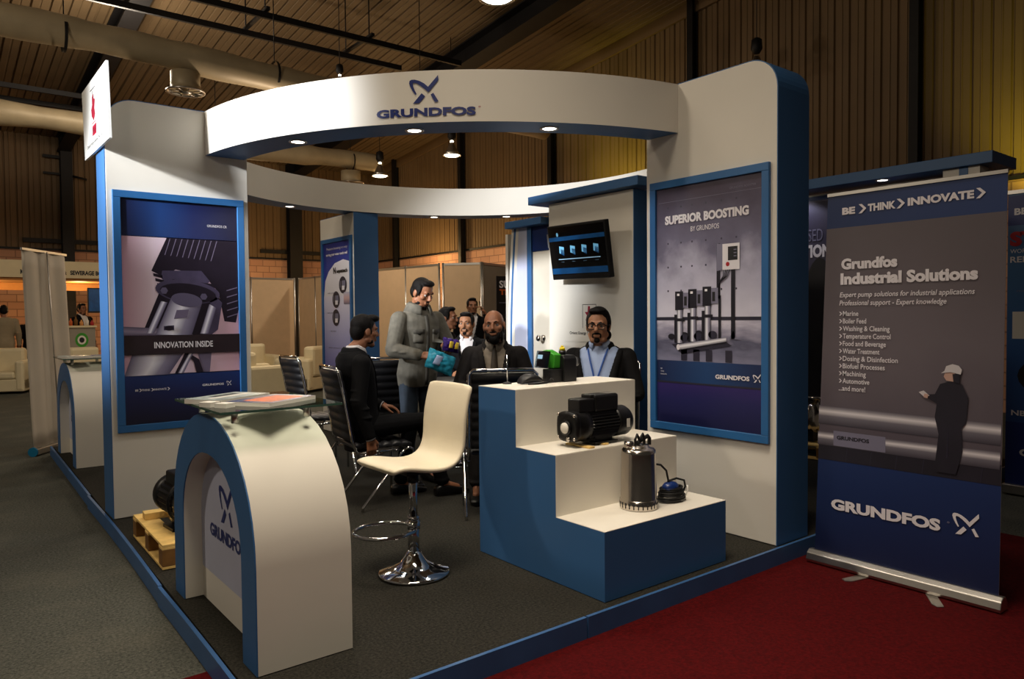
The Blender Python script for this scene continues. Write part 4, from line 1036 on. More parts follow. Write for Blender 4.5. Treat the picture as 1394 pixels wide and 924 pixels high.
b = MB().m('steel'); b.lathe([(.002, -.008), (.013, -.007), (.013, .002)], (0.0, -.018, ZC - .066), 14, 'x'); b.build('drain_plug', t)
b = MB().m('black_metal'); rings = []
for x, r in ((.128, .07), (.135, .078), (.33, .078), (.345, .074)):
    rings.append([(x, (r + (.009 if k % 2 else 0)) * math.cos(2 * PI * k / 64), ZC + (r + (.009 if k % 2 else 0)) * math.sin(2 * PI * k / 64)) for k in range(64)])
b.loft(rings, smooth=False); b.build('motor_body', t)
b = MB().m('black_metal'); b.lathe([(.07, .34), (.086, .345), (.088, .36), (.088, .44), (.078, .458), (.03, .462), (.002, .462)], (0, 0, ZC), 36, 'x'); b.build('fan_cover', t)
b = MB().m('paper_white'); b.box(.39, .415, -.0905, -.0885, ZC - .03, ZC + .02); b.build('rating_label', t)
b = MB().m('black_plastic'); b.box(.055, .17, -.05, .05, ZC + .075, ZC + .150, .008); b.build('condenser_box', t)
b = MB().m('black_plastic'); b.box(.17, .36, -.055, .055, ZC + .07, ZC + .168, .014); b.box(.15, .18, -.04, .04, ZC + .1, ZC + .17, .006); b.build('terminal_box', t)
b = MB().m('aluminium'); b.box(.28, .345, -.045, .03, ZC + .168, ZC + .1695); b.build('cover_sticker', t)
b = MB().m('black_metal'); b.box(.15, .33, -.075, .075, .0095, .018); b.box(.17, .31, -.05, .05, .018, .05); b.build('foot_plate', t)
t = thing('wooden_shim', 'thin wooden strip under the black pump on the middle step', 'wood strip', (2.745, 3.0, 0.774))
b = MB().m('pallet_wood'); b.box(.06, .10, -.12, .07, .0, .009); b.build('strip', t)
t = thing('wooden_shim', 'second thin wooden strip under the motor foot of the black pump', 'wood strip', (2.745, 3.0, 0.774))
b = MB().m('pallet_wood'); b.box(.20, .24, -.09, .09, .0, .009); b.build('strip', t)

t = thing('submersible_pump', 'polished steel submersible pump standing on the lowest step', 'pump', (3.02, 2.72, 0.4495))
b = MB().m('steel'); b.lathe([(.100, .052), (.098, .056), (.094, .30), (.092, .318), (.084, .326), (.078, .326)], seg=48, caps=False); b.lathe([(.084, .326), (.06, .332), (.055, .345), (.002, .346)], seg=36, caps=False); b.build('motor_sleeve', t)
b = MB().m('steel'); rings = []
b.lathe([(.002, .0), (.1, .0), (.103, .004), (.104, .05), (.100, .053)], seg=48, caps=False); b.m('black_ink')
for k in range(26):
    a = 2 * PI * k / 26
    for r_, zz, ww in ((.1036, .034, .0065), (.1034, .022, .003)):
        c = Vector((r_ * math.cos(a), r_ * math.sin(a), zz)); tdir = Vector((-math.sin(a), math.cos(a), 0)); n = Vector((math.cos(a), math.sin(a), 0)) * .0012
        hh = ww if zz > .03 else .012
        b.poly([c + n - tdir * ww - UP * hh, c + n + tdir * ww - UP * hh, c + n + tdir * ww + UP * hh, c + n - tdir * ww + UP * hh])
b.build('inlet_strainer', t, recalc=False)
b = MB().m('steel'); b.cyl((-.055, .02, .33), (-.055, .02, .365), .026, seg=18); b.build('discharge_port', t)
b = MB().m('black_rubber'); b.tube([(-.045 + .0, -.02, .34), (-.05, -.022, .38), (-.035, -.022, .405), (-.018, -.02, .38), (-.012, -.02, .36), (-.005, -.02, .385), (.012, -.02, .405), (.024, -.02, .38), (.022, -.02, .34)], .0075, 8); b.build('carrying_handle', t)
b = MB().m('black_rubber'); b.tube([(-.01, .0, .355), (.03, 0, .37), (.075, -.0, .385), (.088, 0, .37), (.088, 0, .335)], .011, 10); b.build('cable_gland', t)
t = thing('float_switch_cable', 'coiled black cable with a blue float beside the steel pump', 'cable coil', (3.27, 2.70, 0.4495))
b = MB().m('black_rubber'); pts = []
for i in range(160):
    a = i * 2 * PI / 26; k = i / 160
    pts.append(((.088 - .012 * math.sin(i * .7) * .4 - (i // 52) * .008) * math.cos(a), (.062 - (i // 52) * .006) * math.sin(a), .008 + .012 * (i / 26)))
b.tube(pts, .0062, 7); b.build('coil', t)
b = MB().m('blue_plastic'); b.ball((-.02, -.01, .085), (.055, .04, .03), 18, 12); b.build('float', t)
b = MB().m('black_rubber'); b.tube([(-.135, .02, .225), (-.09, .0, .215), (-.055, -.01, .18), (-.04, -.01, .13), (-.035, -.01, .10)], .006, 7); b.tube([(-.04, -.01, .12), (.02, -.02, .128), (.075, -.03, .11), (.098, -.02, .07), (.085, -.01, .03)], .006, 7); b.build('loose_cable', t)
b = MB().m('paper_white'); b.tube([(.058, -.055, .03), (.07, -.06, .06), (.08, -.05, .085)], .003, 5); b.build('cable_tie', t)

t = thing('pump_controller', 'black and green control unit with tilted display on the top step', 'control unit', (3.04, 3.40, 1.0915), math.radians(0)); t.scale = (.9, .9, .84)
b = MB().m('black_plastic'); b.prism([(-.05, 0), (.10, 0), (.13, .12), (.105, .195), (-.03, .195), (-.05, .17)], 'x', .02, .135); b.build('pump_block', t, bevel=.006)
b = MB().m('black_plastic'); b.box(-.075, .02, -.03, .07, 0, .095, .006); b.m('dark_steel').box(-.0765, -.074, -.01, .02, .03, .06); b.box(-.0765, -.074, .04, .055, .03, .06); b.build('connector_block', t)
b = MB().m('green_box'); b.prism([(.0, .10), (.14, .10), (.16, .215), (.08, .235), (-.01, .20)], 'x', -.035, .03); b.build('green_housing', t, bevel=.006)
b = MB().m('clear_plastic'); b.obox((-.075, .07, .165), (.012, .13, .125), Matrix.Rotation(math.radians(12), 3, 'Y')); b.m('dark_steel').obox((-.069, .07, .165), (.003, .115, .105), Matrix.Rotation(math.radians(12), 3, 'Y')); b.m('screen_text').obox((-.0825, .085, .185), (.001, .05, .03), Matrix.Rotation(math.radians(12), 3, 'Y')); b.build('display_cover', t)
b = MB().m('grey_plastic'); b.cyl((.135, .03, .14), (.185, .03, .14), .042, seg=24); b.m('black_plastic').cyl((.185, .03, .14), (.205, .03, .14), .036, seg=24); b.build('union_nut', t)
b = MB().m('black_plastic'); b.cyl((.10, .06, .19), (.10, .06, .225), .025, seg=18); b.m('yellow_plastic').cyl((.10, .06, .225), (.10, .06, .25), .022, .018, seg=10); b.cyl((.10, .06, .25), (.10, .06, .262), .01, seg=10); b.build('yellow_plug', t)
t = thing('cable_pouch', 'soft black pouch spilling a short cable at the left of the top step', 'pouch', (2.86, 3.43, 1.0915))
b = MB().m('black_leather'); rings = []
for i in range(13):
    u = i / 12; x = -.09 + .18 * u; h = .062 * math.sin(PI * min(1, u * 1.05)) ** .6 * (1 - .35 * u) + .006; w = .055 * math.sin(PI * (0.08 + .86 * u)) ** .6
    rings.append([(x, w * math.cos(2 * PI * k / 16) + .01, .003 + h * (0.5 + .5 * math.sin(2 * PI * k / 16))) for k in range(16)])
b.loft(rings); b.build('pouch_body', t)
b = MB().m('black_rubber'); b.tube([(-.08, -.06, .006), (-.02, -.085, .006), (.05, -.075, .006), (.09, -.06, .008), (.105, -.07, .02), (.085, -.08, .03), (.075, -.07, .012), (.10, -.055, .006)], .006, 7); b.build('cable', t)
t = thing('rod_stand', 'thin chrome rod on a small foot at the rear of the top step', 'rod stand', (2.73, 3.508, 1.0915))
b = MB().m('chrome'); b.cyl((0, 0, .008), (0.0, 0, .175), .0035, seg=8); b.build('rod', t)
b = MB().m('black_plastic'); b.lathe([(.002, 0), (.028, 0), (.028, .006), (.012, .012), (.002, .012)], seg=18); b.build('foot', t)

# leaflets on the counters ----------------------------------------------
def booklet(name, label, cx, cy, z, w, h, th, rz, cover, extra=None):
    t = thing(name, label, 'leaflet', (cx, cy, z), rz)
    b = MB().m('paper_white'); b.box(-w / 2, w / 2, -h / 2, h / 2, 0, th); b.build('pages', t)
    b = MB().m(cover); b.quad((-w / 2, -h / 2, th + .0006), (w / 2, -h / 2, th + .0006), (w / 2, h / 2, th + .0006), (-w / 2, h / 2, th + .0006))
    if extra: extra(b, w, h, th)
    b.build('cover', t, recalc=False)
def orange_patch(b, w, h, th):
    b.m('orange_print').quad((-w * .36, -h * .38, th + .0012), (w * .36, -h * .38, th + .0012), (w * .36, h * .28, th + .0012), (-w * .36, h * .28, th + .0012))
def grey_patch(b, w, h, th):
    b.m('paper_white').quad((-w * .4, -h * .1, th + .0012), (w * .4, -h * .1, th + .0012), (w * .4, h * .02, th + .0012), (-w * .4, h * .02, th + .0012)); b.m('black_ink').quad((-w * .2, h * .1, th + .0012), (w * .3, h * .1, th + .0012), (w * .3, h * .3, th + .0012), (-w * .2, h * .3, th + .0012))
ZG = 1.1245
booklet('brochure', 'thick dark blue brochure with an orange picture, front of the near glass shelf', 1.20, 3.26, ZG, .33, .23, .016, math.radians(32), 'magazine_blue', orange_patch)
booklet('brochure', 'grey and white brochure lying behind the orange one on the near shelf', 1.075, 3.47, ZG, .33, .2, .02, math.radians(32), 'magazine_grey', grey_patch)
booklet('card_box', 'front one of two small white card stacks on the near glass shelf', 0.975, 3.20, ZG, .055, .062, .018, math.radians(30), 'paper_white')
booklet('card_box', 'rear one of two small white card stacks on the near glass shelf', 0.935, 3.275, ZG, .055, .062, .02, math.radians(30), 'paper_white')
booklet('brochure', 'grey brochure pile on the far counter shelf', 1.13, 8.42, ZG, .22, .3, .02, math.radians(10), 'magazine_grey', grey_patch)
booklet('brochure', 'blue brochure on the far counter shelf beside the tower', 1.385, 8.5, ZG, .2, .28, .016, math.radians(-6), 'magazine_blue')

# pallets with pumps ------------------------------------------------------
def pallet(label, loc, rz, L, Wd, top=.14):
    t = thing('wooden_pallet', label, 'pallet', loc, rz)
    for y in (0.045, L / 2, L - .045):
        for x in ((0.045, Wd - .045)):
            b = MB().m('pallet_block'); b.box(x - .045, x + .045, y - .045, y + .045, .016, top - .03); b.build('block', t, bevel=.003)
    for x in (0.045, Wd - .045): b = MB().m('pallet_wood'); b.box(x - .045, x + .045, 0, L, 0, .015); b.build('runner', t, bevel=.002)
    for y in (0.045, L / 2, L - .045): b = MB().m('pallet_wood'); b.box(0, Wd, y - .045, y + .045, top - .03, top - .015); b.build('cross_board', t, bevel=.002)
    for x in (0.06, Wd / 2, Wd - .06): b = MB().m('pallet_wood'); b.box(x - .058, x + .058, 0.0, L, top - .0145, top); b.build('deck_board', t, bevel=.002)
    return t
pallet('pale wooden pallet on the floor between the near counter and the left tower', (0.985, 4.40, HP), math.radians(-1), .82, .46)
t = thing('wooden_batten', 'short pine batten lying across the near pallet', 'wood block', (1.06, 5.06, HP + .1405), math.radians(-4))
b = MB().m('pallet_wood'); b.box(-.03, .32, -.045, .045, 0, .042); b.build('batten', t, bevel=.003)
def motor_pump(label, loc, rz, s=1.0):
    t = thing('motor_pump', label, 'pump', loc, rz)
    b = MB().m('black_metal'); rings = []
    for y, r in ((.10, .10), (.11, .125), (.36, .125), (.37, .11)): rings.append([((r + (.012 if k % 2 else 0)) * s * math.cos(2 * PI * k / 48), y * s, .20 * s + (r + (.012 if k % 2 else 0)) * s * math.sin(2 * PI * k / 48)) for k in range(48)])
    b.loft(rings, smooth=False); b.build('motor_body', t)
    b = MB().m('black_plastic'); b.lathe([(.10 * s, .36 * s), (.135 * s, .37 * s), (.138 * s, .45 * s), (.12 * s, .475 * s), (.002, .48 * s)], (0, 0, .20 * s), 32, 'y'); b.build('fan_cover', t)
    b = MB().m('black_plastic'); b.box(-.09 * s, .05 * s, .12 * s, .32 * s, .30 * s, .39 * s, .012); b.build('terminal_box', t)
    b = MB().m('steel'); b.lathe([(.002, -.04 * s), (.05 * s, -.04 * s), (.13 * s, -.02 * s), (.14 * s, .0), (.14 * s, .03 * s), (.10 * s, .04 * s), (.10 * s, .11 * s)], (0, 0, .20 * s), 32, 'y'); b.build('pump_housing', t)
    b = MB().m('black_metal'); b.lathe([(.145 * s, .07 * s), (.16 * s, .075 * s), (.16 * s, .095 * s), (.145 * s, .10 * s)], (0, 0, .20 * s), 32, 'y', caps=False); b.build('flange', t)
    b = MB().m('steel'); b.cyl((0, 0, .2 * s), (0, 0, .36 * s), .04 * s, seg=20); b.cyl((0, 0, .36 * s), (0, 0, .38 * s), .07 * s, seg=20); b.build('outlet', t)
    b = MB().m('black_metal'); b.box(-.11 * s, .11 * s, .13 * s, .33 * s, 0, .02 * s); b.box(-.06 * s, .06 * s, .16 * s, .30 * s, .02 * s, .1 * s); b.box(-.07 * s, .07 * s, -.02 * s, .05 * s, 0, .1 * s); b.build('foot_plate', t)
    return t
motor_pump('black motor pump on the near pallet, partly behind the counter', (1.20, 4.52, HP + .1415), math.radians(4), .88)
pallet('pale wooden pallet at the right behind the roll-up banner', (6.62, 3.62, HP), math.radians(4), 1.1, .55)
motor_pump('black and steel pump on the pallet behind the roll-up banner', (6.85, 3.85, HP + .1415), math.radians(0), 1.15)

# right-hand back wall of the booth ---------------------------------------
t = thing('poster_wall', 'dark poster wall with blue canopy behind the roll-up banner', 'poster wall')
b = MB().m('white_paint'); b.box(7.2, 7.32, 2.47, 6.2, HP, 2.72); b.build('wall_panel', t)
M('slate_print', (62, 58, 78), 0.5, var=0.15, vscale=2)
b = MB(); H = lambda y, z: (7.194, y, z); H2 = lambda y, z: (7.190, y, z); H3 = lambda y, z: (7.187, y, z)
b.m('slate_print').quad(H(6.15, .5), H(2.80, .5), H(2.80, 2.70), H(6.15, 2.70)); b.m('banner_navy_top').quad(H2(6.15, 2.66), H2(2.8, 2.66), H2(2.8, 2.70), H2(6.15, 2.70))
b.m('grey_ink').quad(H2(6.15, 2.665), H2(2.85, 2.64), H2(2.85, 2.645), H2(6.15, 2.67))
b.text('DEMAND BASED', H2(4.70, 2.245), YR, UP, 0.73, .13, 0.0, mat='grey_ink'); b.text('SOLUTION', H2(4.485, 2.085), YR, UP, 0.60, .13, .05, mat='print_white')
b.m('black_ink').quad(H2(4.5, .55), H2(2.9, .55), H2(2.9, 1.40), H2(4.5, 1.42)); b.poly([H3(4.0 + .16 * math.cos(a * PI / 12), 1.65 + .42 * math.sin(a * PI / 12)) for a in range(24)])
b.build('wall_print', t, recalc=False)
b = MB().m('blue_paint'); b.box(6.95, 7.5, 2.36, 6.3, 2.742, 2.84); b.build('canopy', t, bevel=.004)
b = MB().m('white_paint'); b.box(7.0, 7.19, 2.47, 2.76, HP, 2.74); b.m('blue_paint').box(6.995, 7.0, 2.56, 2.63, HP, 2.739); b.build('striped_post', t)
downlight(7.04, 3.30, 2.741, 'downlight under the canopy above the roll-up banner', 7, 'downlights under the right canopy', (0.80, 0.82, 1.0))
downlight(7.04, 4.22, 2.741, 'downlight under the canopy beside the blue tower side', 7, 'downlights under the right canopy', (0.80, 0.82, 1.0))
t = thing('roll_up_banner', 'roll-up banner with red heading cut by the right photo edge', 'banner', (6.95, 1.30, 0))
b = MB().m('aluminium'); b.box(-.05, .05, .0, .95, .012, .09, .008); b.build('base_cassette', t)
Mramp('sky_print', [(0.0, (18, 40, 100)), (0.45, (36, 84, 150)), (0.7, (60, 108, 160)), (1.0, (70, 100, 140))], 'Y')
b = MB(); V_ = lambda y, z, o=0.004: (-o, y, z)
b.m('sky_print').quad(V_(.94, .09), V_(.02, .09), V_(.02, 2.455), V_(.94, 2.455)); b.m('logo_navy').quad(V_(.94, 2.2, .006), V_(.02, 2.2, .006), V_(.02, 2.44, .006), V_(.94, 2.44, .006)); b.quad(V_(.94, .09, .006), V_(.02, .09, .006), V_(.02, .6, .006), V_(.94, .6, .006))
b.text('BE', V_(.895, 2.285, .008), YR, UP, .09, .055, .04, mat='print_white'); b.text('THINK', V_(.70, 2.285, .008), YR, UP, .2, .055, .04, mat='print_white')
b.text('STOP', V_(.925, 2.04, .008), YR, UP, .42, .115, .06, mat='red_print'); b.text('WORRYING ABOUT', V_(.92, 1.975, .008), YR, UP, .4, .034, .0, mat='print_white'); b.text('RELIABILITY', V_(.92, 1.90, .008), YR, UP, .42, .05, .02, mat='print_white')
b.text('more than a pump', V_(.87, 1.66, .008), YR, UP, .4, .02, 0, mat='grey_ink'); b.m('paper_white').quad(V_(.90, 1.28, .006), V_(.70, 1.28, .006), V_(.70, 1.5, .006), V_(.90, 1.5, .006)); b.m('black_ink').quad(V_(.80, 1.2, .007), V_(.5, 1.2, .007), V_(.5, 1.48, .007), V_(.80, 1.48, .007))
b.m('black_ink').poly([V_(.62 + .24 * math.cos(a * PI / 10), .98 + .16 * math.sin(a * PI / 10), .008) for a in range(20)]); b.m('red_print').poly([V_(.72 + .06 * math.cos(a * PI / 6), 1.12 + .05 * math.sin(a * PI / 6), .009) for a in range(12)])
b.text('NBG/NK', V_(.90, .655, .008), YR, UP, .3, .045, .02, mat='print_white'); b.text('GRUNDFOS', V_(.84, .33, .008), YR, UP, .6, .06, .04, mat='print_white')
b.m('banner_cloth').quad(V_(.02, .09, -.003), V_(.94, .09, -.003), V_(.94, 2.455, -.003), V_(.02, 2.455, -.003)); b.build('printed_cloth', t, recalc=False)
b = MB().m('aluminium'); b.box(-.012, .012, .01, .95, 2.455, 2.485); b.build('top_rail', t)
b = MB().m('aluminium'); b.cyl((.03, .48, .09), (.02, .48, 2.46), .01, seg=8); b.build('rear_pole', t)

# ================================================================ farther stalls
# shell-scheme partitions
def partition_run(label, pts, mat, h=2.48):
    t = thing('partition_run', label, 'partition', group='shell scheme partitions')
    for (p, q) in zip(pts, pts[1:]):
        p, q = Vector(p), Vector(q); L = (q - p).length; n = max(1, round(L / 1.0)); d = (q - p) / L; a = math.atan2(d.y, d.x)
        for i in range(n):
            c = p + d * (L * (i + .5) / n); R = Matrix.Rotation(a, 3, 'Z')
            b = MB().m(mat); b.obox((c.x, c.y, h / 2 + .02), (L / n - .045, .012, h - .1), R); b.build('infill_panel', t)
            b = MB().m('aluminium'); b.obox((c.x, c.y, h - .02), (L / n - .045, .03, .04), R); b.build('head_rail', t)
        for i in range(n + 1):
            c = p + d * (L * i / n); b = MB().m('aluminium'); b.cyl((c.x, c.y, 0), (c.x, c.y, h + .01), .02, seg=8); b.build('post', t)
partition_run('beige partition panels behind the rear sofas', [(5.0, 17.75), (7.15, 17.75)], 'partition')
partition_run('long beige partition running towards the back wall', [(7.2, 17.6), (7.2, 13.6), (7.42, 11.55)], 'partition')
partition_run('pale partition panel behind the man on the phone', [(7.46, 11.48), (7.9, 10.89)], 'partition')
partition_run('partition panel with shade in its colour beside the dark stall banner', [(7.94, 10.9), (8.75, 11.2)], 'grey_and_shaded')  # grey tone imitates the shade on this obliquely turned panel
t = thing('stall_banner', 'black stall banner with white and red heading seen beside the striped panel', 'banner', (6.93, 9.16, HP))
b = MB().m('black_ink'); b.box(0, .85, -.006, .006, .05, 2.02); b.build('banner_cloth', t)
b = MB().m('aluminium'); b.box(-.02, .87, -.05, .05, .0, .05); b.build('base_cassette', t)
b = MB(); b.text('SUPER', (.055, -.008, 1.842), XR, UP, .50, .115, .03, mat='print_white'); b.text('TIME', (.055, -.008, 1.735), XR, UP, .37, .085, .05, mat='orange_print'); b.m('grey_ink').quad((.05, -.008, 1.60), (.6, -.008, 1.60), (.6, -.008, 1.61), (.05, -.008, 1.61)); b.build('lettering', t, recalc=False)

# white club sofas
def armchair(label, loc, rz, w=.9, proto={}):
    if 'o' in proto: return copy_thing(proto['o'], loc, rz, label)
    t = thing('club_sofa', label, 'sofa', loc, rz, 'white club sofas')
    b = MB().m('sofa_white'); b.box(-w / 2, w / 2, -.40, .40, .05, .30, .02); b.build('base', t)
    b = MB().m('sofa_white'); b.box(-w / 2 + .16, w / 2 - .16, -.42, .22, .30, .45, .045); b.build('seat_cushion', t)
    b = MB().m('sofa_white'); b.box(-w / 2 + .14, w / 2 - .14, .18, .42, .30, .92, .06); b.build('backrest', t)
    for s in (-1, 1):
        b = MB().m('sofa_white'); b.box(s * (w / 2 - .085) - .085, s * (w / 2 - .085) + .085, -.41, .41, .055, .68, .05); b.build('armrest', t)
    for sx in (-1, 1):
        for sy in (-1, 1): b = MB().m('dark_steel'); b.cyl((sx * (w / 2 - .08), sy * .33, 0), (sx * (w / 2 - .08), sy * .33, .05), .025, seg=8); b.build('leg', t)
    proto['o'] = t; return t
armchair('white club sofa at the left edge behind the white banner', (1.22, 18.55, 0), math.radians(-20))
armchair('white club sofa partly hidden behind the white banner', (2.45, 18.3, 0), math.radians(200))
armchair('white club sofa nearest the left tower, its arm turned to us', (4.55, 13.0, 0), math.radians(100))
armchair('white club sofa seen between left tower and rear column', (6.05, 14.6, 0), math.radians(215))
armchair('white club sofa farthest back in front of the beige panels', (5.75, 16.6, 0), math.radians(0))

# sewerage board stall at the far left
t = thing('stall_fascia', 'cream stall fascia with black SEWERAGE BOARD lettering', 'fascia')
b = MB().m('stall_cream'); b.box(-3.0, 4.3, 20.5, 20.62, 2.50, 2.90); b.build('fascia_board', t)
b = MB().m('warm_board'); b.box(-3.0, 4.3, 20.62, 22.9, 2.44, 2.50); b.build('stall_ceiling', t)
b = MB().m('warm_board'); b.box(-3.0, 4.3, 22.2, 22.3, 2.26, 2.44); b.build('rear_beam', t)
for x in (-2.98, 0.6, 4.28): b = MB().m('aluminium'); b.cyl((x, 20.56, 0), (x, 20.56, 2.5), .025, seg=8); b.build('post', t)
b = MB(); b.text('KARACHI WATER &', (1.70, 20.495, 2.585), XR, UP, .93, .105, .05, mat='black_ink'); b.text('SEWERAGE BOARD', (2.70, 20.495, 2.585), XR, UP, .88, .105, .05, mat='black_ink'); b.build('lettering', t, recalc=False)
lamp('stall_light', 'POINT', (0.8, 21.3, 2.15), 40, (1.0, 0.66, 0.30), size=.12)
lamp('stall_light', 'POINT', (3.0, 21.3, 2.15), 40, (1.0, 0.66, 0.30), size=.12)
t = thing('screen_on_stand', 'small screen with blue picture on a thin stand at the left stall', 'screen', (3.15, 19.5, 0))
b = MB().m('black_plastic'); b.box(-.25, .42, -.02, .02, 1.66, 2.24, .006); b.build('casing', t)
b = MB().m('screen_blue').quad((-.225, -.0215, 1.70), (.40, -.0215, 1.70), (.40, -.0215, 2.21), (-.225, -.0215, 2.21)); b.build('display', t)
b = MB().m('dark_steel'); b.cyl((.08, .0, .02), (.08, 0, 1.68), .022, seg=10); b.cyl((.08, 0, 0), (.08, 0, .02), .22, seg=20); b.build('stand', t)
t = thing('stall_counter', 'grey stall counter with round green emblem behind the white banner', 'counter', (2.38, 18.9, 0))
b = MB().m('grey_and_shaded'); b.box(0, .57, 0, .5, 0, 1.33); b.build('counter_body', t)
b = MB().m('stall_cream'); b.box(-.03, .60, -.04, .54, 1.33, 1.37); b.build('counter_top', t)
b = MB().m('green_box').poly([(.30 + .13 * math.cos(a * PI / 12), -.004, 1.05 + .16 * math.sin(a * PI / 12)) for a in range(24)]); b.m('paper_white').poly([(.30 + .085 * math.cos(a * PI / 12), -.006, 1.05 + .10 * math.sin(a * PI / 12)) for a in range(24)]); b.m('black_ink').poly([(.30 + .05 * math.cos(a * PI / 12), -.008, 1.05 + .06 * math.sin(a * PI / 12)) for a in range(24)]); b.build('emblem', t, recalc=False)
for i, (dx, c, h) in enumerate(((.32, 'orange_print', .16), (.42, 'pallet_block', .2), (.53, 'warm_board', .13), (.64, 'paper_white', .18), (.74, 'red_print', .12))):
    t = thing('souvenir_bottle', ('orange bottle at the left end of the stall counter', 'brown bottle next to the orange one on the stall counter', 'short tan bottle in the middle of the stall counter', 'white bottle on the stall counter', 'short red bottle at the right of the stall counter')[i], 'bottle', (2.18 + dx, 19.1, 1.371), group='bottles on the stall counter')
    b = MB().m(c); b.lathe([(.002, 0), (.035, 0), (.037, h * .6), (.015, h * .8), (.014, h), (.002, h)], seg=14); b.build('bottle_body', t)
# ================================================================ people
from mathutils.bvhtree import BVHTree
M('skin', (146, 96, 68), 0.5, var=0.06, vscale=14)
M('skin_light', (164, 114, 82), 0.5, var=0.06, vscale=14)
M('lip', (140, 80, 66), 0.45, var=0.0)
M('hair_black', (16, 13, 12), 0.55, var=0.2, vscale=60, bump=0.5, bscale=160)
M('eye_white', (150, 140, 130), 0.25, var=0.0)
M('iris', (30, 18, 12), 0.2, var=0.0)
M('suit_black', (13, 13, 15), 0.8, var=0.15, vscale=18, bump=0.15, bscale=24)
M('suit_grey', (38, 35, 34), 0.8, var=0.15, vscale=18, bump=0.15, bscale=24)
M('suit_charcoal', (24, 23, 24), 0.8, var=0.12, vscale=18, bump=0.15, bscale=24)
M('denim_grey', (92, 88, 78), 0.85, var=0.28, vscale=16, bump=0.4, bscale=22)
M('denim_seam', (66, 63, 56), 0.85, var=0.1)
M('jeans', (48, 58, 70), 0.85, var=0.3, vscale=8, bump=0.3, bscale=26)
M('shirt_white', (214, 208, 206), 0.7, var=0.03)
M('shirt_blue', (168, 186, 222), 0.7, var=0.05, vscale=20)
M('shirt_tan', (150, 136, 118), 0.7, var=0.12, vscale=30)
M('tie_navy', (24, 44, 104), 0.5, var=0.1)
M('tie_brown', (70, 60, 48), 0.5, var=0.2)
M('tan_jacket', (150, 136, 110), 0.85, var=0.1)
M('shoe_black', (14, 13, 13), 0.3, var=0.1)
M('lanyard_blue', (40, 82, 160), 0.5, var=0.0)
M('bag_teal', (50, 160, 190), 0.25, var=0.35, vscale=24)
M('bag_purple', (66, 40, 130), 0.25, var=0.35, vscale=20)
M('bag_yellow', (220, 190, 60), 0.3, var=0.1)

for n_ in ('hair_black', 'suit_black', 'suit_grey', 'suit_charcoal'): MATS[n_].node_tree.nodes['Principled BSDF'].inputs['Specular IOR Level'].default_value = 0.15
V3 = lambda *a: Vector(a)
def add_shape(b, s):
    k = s[0]
    if k == 'c':       # tapered capsule
        p0, p1, r0, r1 = Vector(s[1]), Vector(s[2]), s[3], s[4]
        d = (p1 - p0); L = d.length; d = d.normalized() if L > 1e-6 else V3(0, 0, 1)
        pts, rad = [], []
        for i in range(6): a = PI / 2 * (1 - i / 5.0); pts.append(p0 - d * r0 * math.sin(a)); rad.append(max(r0 * math.cos(a), 0.0008))
        for i in range(6): a = PI / 2 * i / 5.0; pts.append(p1 + d * r1 * math.sin(a)); rad.append(max(r1 * math.cos(a), 0.0008))
        b.tube(pts, rad, 14)
    elif k == 'e': b.ball(s[1], s[2], 20, 14, s[3] if len(s) > 3 else None)
    elif k == 'l': b.loft(s[1])
def blob(name, shapes, mat, parent, voxel=0.005, smooth=4, keep=None):
    """overlapping solids fused into one continuous skin"""
    b = MB().m(mat)
    for s in shapes: add_shape(b, s)
    bmesh.ops.recalc_face_normals(b.bm, faces=b.bm.faces)
    me = bpy.data.meshes.new('t'); b.bm.to_mesh(me); b.bm.free()
    o = bpy.data.objects.new('t', me); COL.objects.link(o)
    r = o.modifiers.new('r', 'REMESH'); r.mode = 'VOXEL'; r.voxel_size = voxel; r.use_smooth_shade = True
    s = o.modifiers.new('s', 'SMOOTH'); s.factor = 0.5; s.iterations = smooth
    dg = bpy.context.evaluated_depsgraph_get(); dg.update()
    out = bpy.data.meshes.new_from_object(o.evaluated_get(dg)); out.name = name
    bpy.data.objects.remove(o); bpy.data.meshes.remove(me)
    if keep is not None:
        bm = bmesh.new(); bm.from_mesh(out)
        bmesh.ops.delete(bm, geom=[f for f in bm.faces if not keep(f.calc_center_median(), f.normal)], context='FACES')
        bm.to_mesh(out); bm.free()
    out.materials.clear(); out.materials.append(MATS[mat])
    out.polygons.foreach_set('use_smooth', [True] * len(out.polygons))
    ob = bpy.data.objects.new(name, out); COL.objects.link(ob); ob.parent = parent
    return ob

